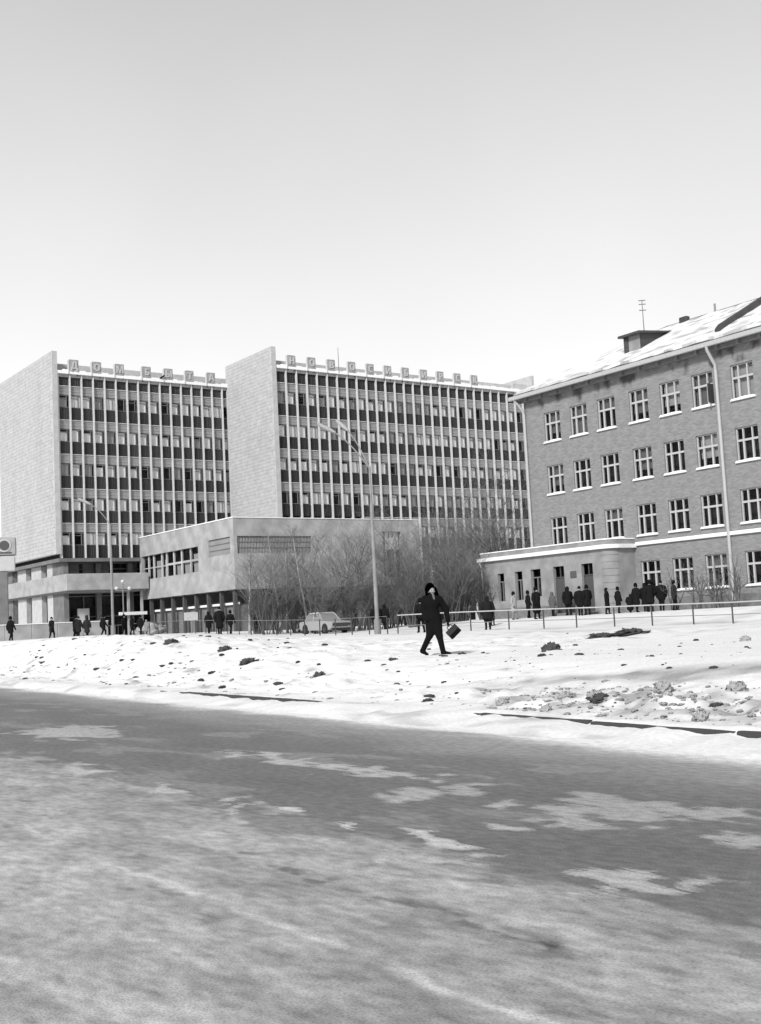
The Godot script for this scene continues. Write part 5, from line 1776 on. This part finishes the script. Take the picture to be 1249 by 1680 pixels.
func build_small() -> void:
	fence("low rail fence with thin posts crossing the snow before the brick building", [Vector2(43.66, -30.3), Vector2(43.88, -32.3), Vector2(43.6, -33.9), Vector2(43.0, -35.65), Vector2(42.2, -37.44), Vector2(41.49, -39.18), Vector2(40.6, -40.84), Vector2(39.76, -42.26), Vector2(38.69, -43.64), Vector2(37.6, -45.3), Vector2(36.3, -46.9), Vector2(35.3, -48.4)], 0.98, 0.034, M.metal_light)
	var run := []
	for k in 26:
		run.append(Vector2(35.5 + 0.12 * k, -49.6 - 1.85 * k))
	fence("low rail fence running back past the parked car and the walkers", run, 0.95, 0.016, M.metal)
	lamp("tall grey street lamp with two arms standing by the fence", Vector3(35.08, ground(35.08, -49.9), -49.91), 8.9, [Vector3(-1.5, 2.0, -1.1), Vector3(-0.35, 2.25, -1.5)])
	lamp("slim grey street lamp in front of the office entrance", Vector3(34.31, ground(34.31, -83.6), -83.64), 8.6, [Vector3(-1.3, 1.6, -0.9)])
	# pylon with a round clock in its head
	var y := ground(30.0, -96.0)
	var p := thing("clock_pylon", "grey pylon with a dark round clock in its boxy head", "clock", Vector3(30.2, y, -96.4), -0.35)
	part("column", cb(Vector3(-0.62, -0.3, -0.25), Vector3(0.25, 5.8, 0.25), 0.04), M.concrete_dark, p)
	part("panel", cb(Vector3(-0.55, 5.82, -0.32), Vector3(0.85, 7.1, 0.32), 0.04), M.cladding, p)
	var head := part("head", cb(Vector3(-0.9, 7.15, -0.45), Vector3(0.95, 8.65, 0.45), 0.06), M.concrete, p)
	part("ring", cyl([Vector3(0.02, 7.95, 0.452), Vector3(0.02, 7.95, 0.5)], [0.55, 0.55], 28), M.cladding, head)
	part("dial", cyl([Vector3(0.02, 7.95, 0.502), Vector3(0.02, 7.95, 0.54)], [0.4, 0.4], 28), mat("dial", 0.06, 0.5), head)
	part("lip", bx(Vector3(-0.6, 7.3, 0.452), Vector3(0.6, 7.4, 0.5)), mat("dial", 0.06, 0.5), head)
	# low wall before the entrance, and the bank of snow beside it
	var lw := thing("low_wall", "low grey retaining wall in front of the office entrance", "wall", Vector3(24.0, 1.2, -90.2))
	var x := 0.0
	var pan := cb(Vector3(0.01, 0, -0.3), Vector3(2.09, 1.75, 0), 0.03).mesh()
	while x < 12.6:
		piece("panel", pan, M.concrete, lw, Transform3D(Basis(), Vector3(x, 0, 0)))
		x += 2.1
	part("snow_cap", bx(Vector3(0, 1.752, -0.32), Vector3(12.6, 1.82, 0.03)), M.snow, lw)
	var heap := thing("snow_heap", "rounded snow heap at the end of the low entrance wall", "snow heap", Vector3(39.3, 1.5, -88.0))
	part("mound", lump(5, Vector3(1.5, 0.95, 1.1)), M.dirty_snow, heap)
	# signboard on a post
	var sg := thing("signboard", "blank pale signboard on a post left of the four walkers", "sign", Vector3(39.16, ground(39.16, -80.2), -80.17), -0.5)
	part("post", cyl([Vector3(0, -0.2, 0), Vector3(0, 1.6, 0)], [0.04, 0.04], 6), M.metal, sg)
	part("board", cb(Vector3(-0.55, 0.95, 0.045), Vector3(0.5, 1.58, 0.085), 0.01), mat("board", 0.42, 0.6, "blotch", 1.0), sg)
	# lantern with globes by the entrance
	var gl := thing("globe_lantern", "lantern post with white globes before the dark entrance", "lantern", Vector3(38.2, ground(38.2, -90.8), -90.8))
	part("post", cyl([Vector3(0, -0.2, 0), Vector3(0, 4.3, 0)], [0.06, 0.05], 8), M.metal, gl)
	for q in [Vector3(0.0, 4.5, 0), Vector3(0.45, 3.9, 0.3), Vector3(-0.42, 3.95, -0.3)]:
		var sp := SphereMesh.new()
		sp.radius = 0.16
		sp.height = 0.32
		piece("globe", sp, M.globe, gl, Transform3D(Basis(), q))
	part("arm", cyl([Vector3(-0.42, 3.75, -0.3), Vector3(0.45, 3.7, 0.3)], [0.03, 0.03], 6), M.metal, gl)
	# a crow on the roof edge
	var cr := thing("crow", "black crow perched on the snowy roof edge of the left block", "bird", Vector3(50.6, 27.95, -108.45), -0.5)
	var cbones := [[Vector3(-0.14, 0.16, 0), Vector3(0.1, 0.3, 0), 0.09, 0.085, 0.006, 0.03], [Vector3(0.1, 0.3, 0), Vector3(0.17, 0.4, 0), 0.06, 0.06, 0.006, 0.03], [Vector3(0.2, 0.4, 0), Vector3(0.29, 0.38, 0), 0.025, 0.01, 0.006, 0.02], [Vector3(-0.14, 0.15, 0), Vector3(-0.36, 0.0, 0), 0.06, 0.03, 0.006, 0.03], [Vector3(-0.02, 0.2, 0.04), Vector3(0.0, 0.02, 0.04), 0.02, 0.015, 0.01, 0.02], [Vector3(-0.02, 0.2, -0.04), Vector3(0.0, 0.02, -0.04), 0.02, 0.015, 0.01, 0.02]]
	part("body", skin(cbones, 0.018), M.cloth, cr)
	# clods of frozen dirt thrown up by the plough
	var spots := [[28.4, -26.1, 0.6, 0.15, 0], [27.9, -26.9, 0.5, 0.15, 0], [18.96, -19.95, 0.2, 0.13, 0], [19.2, -20.2, 0.13, 0.1, 0], [22.9, -17.5, 0.16, 0.12, 1], [12.67, -13.07, 0.2, 0.13, 1], [12.73, -11.18, 0.17, 0.15, 1], [12.0, -13.8, 0.13, 0.1, 1], [11.2, -9.3, 0.15, 0.11, 1], [12.2, -11.9, 0.14, 0.09, 0], [15.75, -28.7, 0.28, 0.12, 0], [17.3, -33.1, 0.24, 0.13, 0], [14.4, -22.9, 0.15, 0.1, 0], [18.3, -39.2, 0.3, 0.16, 0], [13.2, -10.3, 0.18, 0.15, 1], [12.4, -8.9, 0.2, 0.13, 1], [11.6, -12.4, 0.12, 0.09, 1], [12.5, -12.3, 0.19, 0.13, 1]]
	for i in spots.size():
		var s: Array = spots[i]
		var o := part("snow_clod", lump(50 + i, Vector3(s[2], s[3], s[2] * 0.8) * (0.72 if s[4] == 1 else 1.0)), M.earth if s[4] == 0 else M.dirty_snow, self, Transform3D(Basis(Vector3.UP, i * 1.3), Vector3(s[0], ground(s[0], s[1]) + 0.02, s[1])))
		if s[4] == 0:
			tag(o, "lump of dark frozen earth lying on the snow field", "clod", "dark clods on the snow field")
		else:
			tag(o, "lump of dirty grey snow on the bank behind the kerb", "clod", "dirty snow lumps behind the kerb")
	var rng := RandomNumberGenerator.new()
	rng.seed = 88
	for kind in 2:
		var mm := MultiMesh.new()
		mm.transform_format = MultiMesh.TRANSFORM_3D
		mm.mesh = lump(200 + kind, Vector3(1, 0.5, 0.8))
		mm.instance_count = 1100 if kind == 1 else 440
		for i in mm.instance_count:
			var z := -lerpf(6.0, 55.0, pow(rng.randf(), 1.2))
			var s := absf(rng.randfn(0.0, 1.0)) * (2.2 if kind == 1 else 6.0) + 0.25
			if kind == 1 and i % 3 > 0:
				z = rng.randf_range(-14.0, -7.0)
				s = clampf(rng.randfn(1.3, 0.6), 0.3, 3.0)
			var r := (0.01 + (0.03 if kind == 1 else 0.055) * pow(rng.randf(), 3.0)) * (1.0 + 0.012 * -z)
			var xx := kerb_x(z) + s
			mm.set_instance_transform(i, Transform3D(Basis(Vector3.UP, rng.randf_range(0, TAU)).scaled(Vector3(r * rng.randf_range(0.8, 1.8), r, r)), Vector3(xx, ground(xx, z) + r * 0.1, z)))
		var mi := MultiMeshInstance3D.new()
		mi.multimesh = mm
		mi.name = "dirt_crumbs" if kind == 0 else "snow_crumbs"
		mi.material_override = M.earth if kind == 0 else M.dirty_snow
		add_child(mi)
		stuff(mi)


func _ready() -> void:
	var cam := Camera3D.new()
	cam.name = "camera"
	cam.fov = 47.77
	cam.near = 0.1
	cam.far = 2500.0
	cam.transform = Transform3D(Basis(Vector3.UP, -0.62025) * Basis(Vector3.RIGHT, 0.09759) * Basis(Vector3(0, 0, 1), -0.05048), Vector3(0, CAM_H, 0))
	add_child(cam)
	cam.current = true
	var sky := ProceduralSkyMaterial.new()
	sky.sky_top_color = Color(0.02, 0.02, 0.02).linear_to_srgb()
	sky.sky_horizon_color = Color(0.75, 0.75, 0.75).linear_to_srgb()
	sky.sky_energy_multiplier = 1.0
	sky.sky_curve = 0.5
	sky.ground_bottom_color = Color(0.6, 0.6, 0.6).linear_to_srgb()
	sky.ground_horizon_color = Color(0.8, 0.8, 0.8).linear_to_srgb()
	sky.sun_angle_max = 1.0
	# thin uneven haze
	var hz := FastNoiseLite.new()
	hz.seed = 12
	hz.frequency = 0.012
	hz.fractal_octaves = 6
	var cover := hz.get_seamless_image(1024, 512)
	cover.convert(Image.FORMAT_RGBA8)
	for yy in 512:
		for xx in 1024:
			var hv := cover.get_pixel(xx, yy).r
			cover.set_pixel(xx, yy, Color(0.55, 0.55, 0.55, 0.14 * hv))
	sky.sky_cover = ImageTexture.create_from_image(cover)
	var env := Environment.new()
	env.background_mode = Environment.BG_SKY
	env.sky = Sky.new()
	env.sky.sky_material = sky
	env.tonemap_mode = Environment.TONE_MAPPER_LINEAR
	env.tonemap_exposure = 1.7
	env.sdfgi_enabled = true
	env.ssao_enabled = true
	env.ssil_enabled = true
	var we := WorldEnvironment.new()
	we.name = "world_environment"
	we.environment = env
	add_child(we)
	var sun := DirectionalLight3D.new()
	sun.name = "sun"
	sun.light_energy = 0.8
	sun.light_angular_distance = 9.0
	sun.light_color = Color(1, 1, 1)
	sun.shadow_enabled = true
	add_child(sun)
	sun.look_at_from_position(Vector3(-0.74, 0.6, 0.42), Vector3.ZERO)

	make_materials()
	build_ground()
	build_road()
	build_office()
	build_brick()
	build_trees()
	build_small()
	build_car()
	build_people()
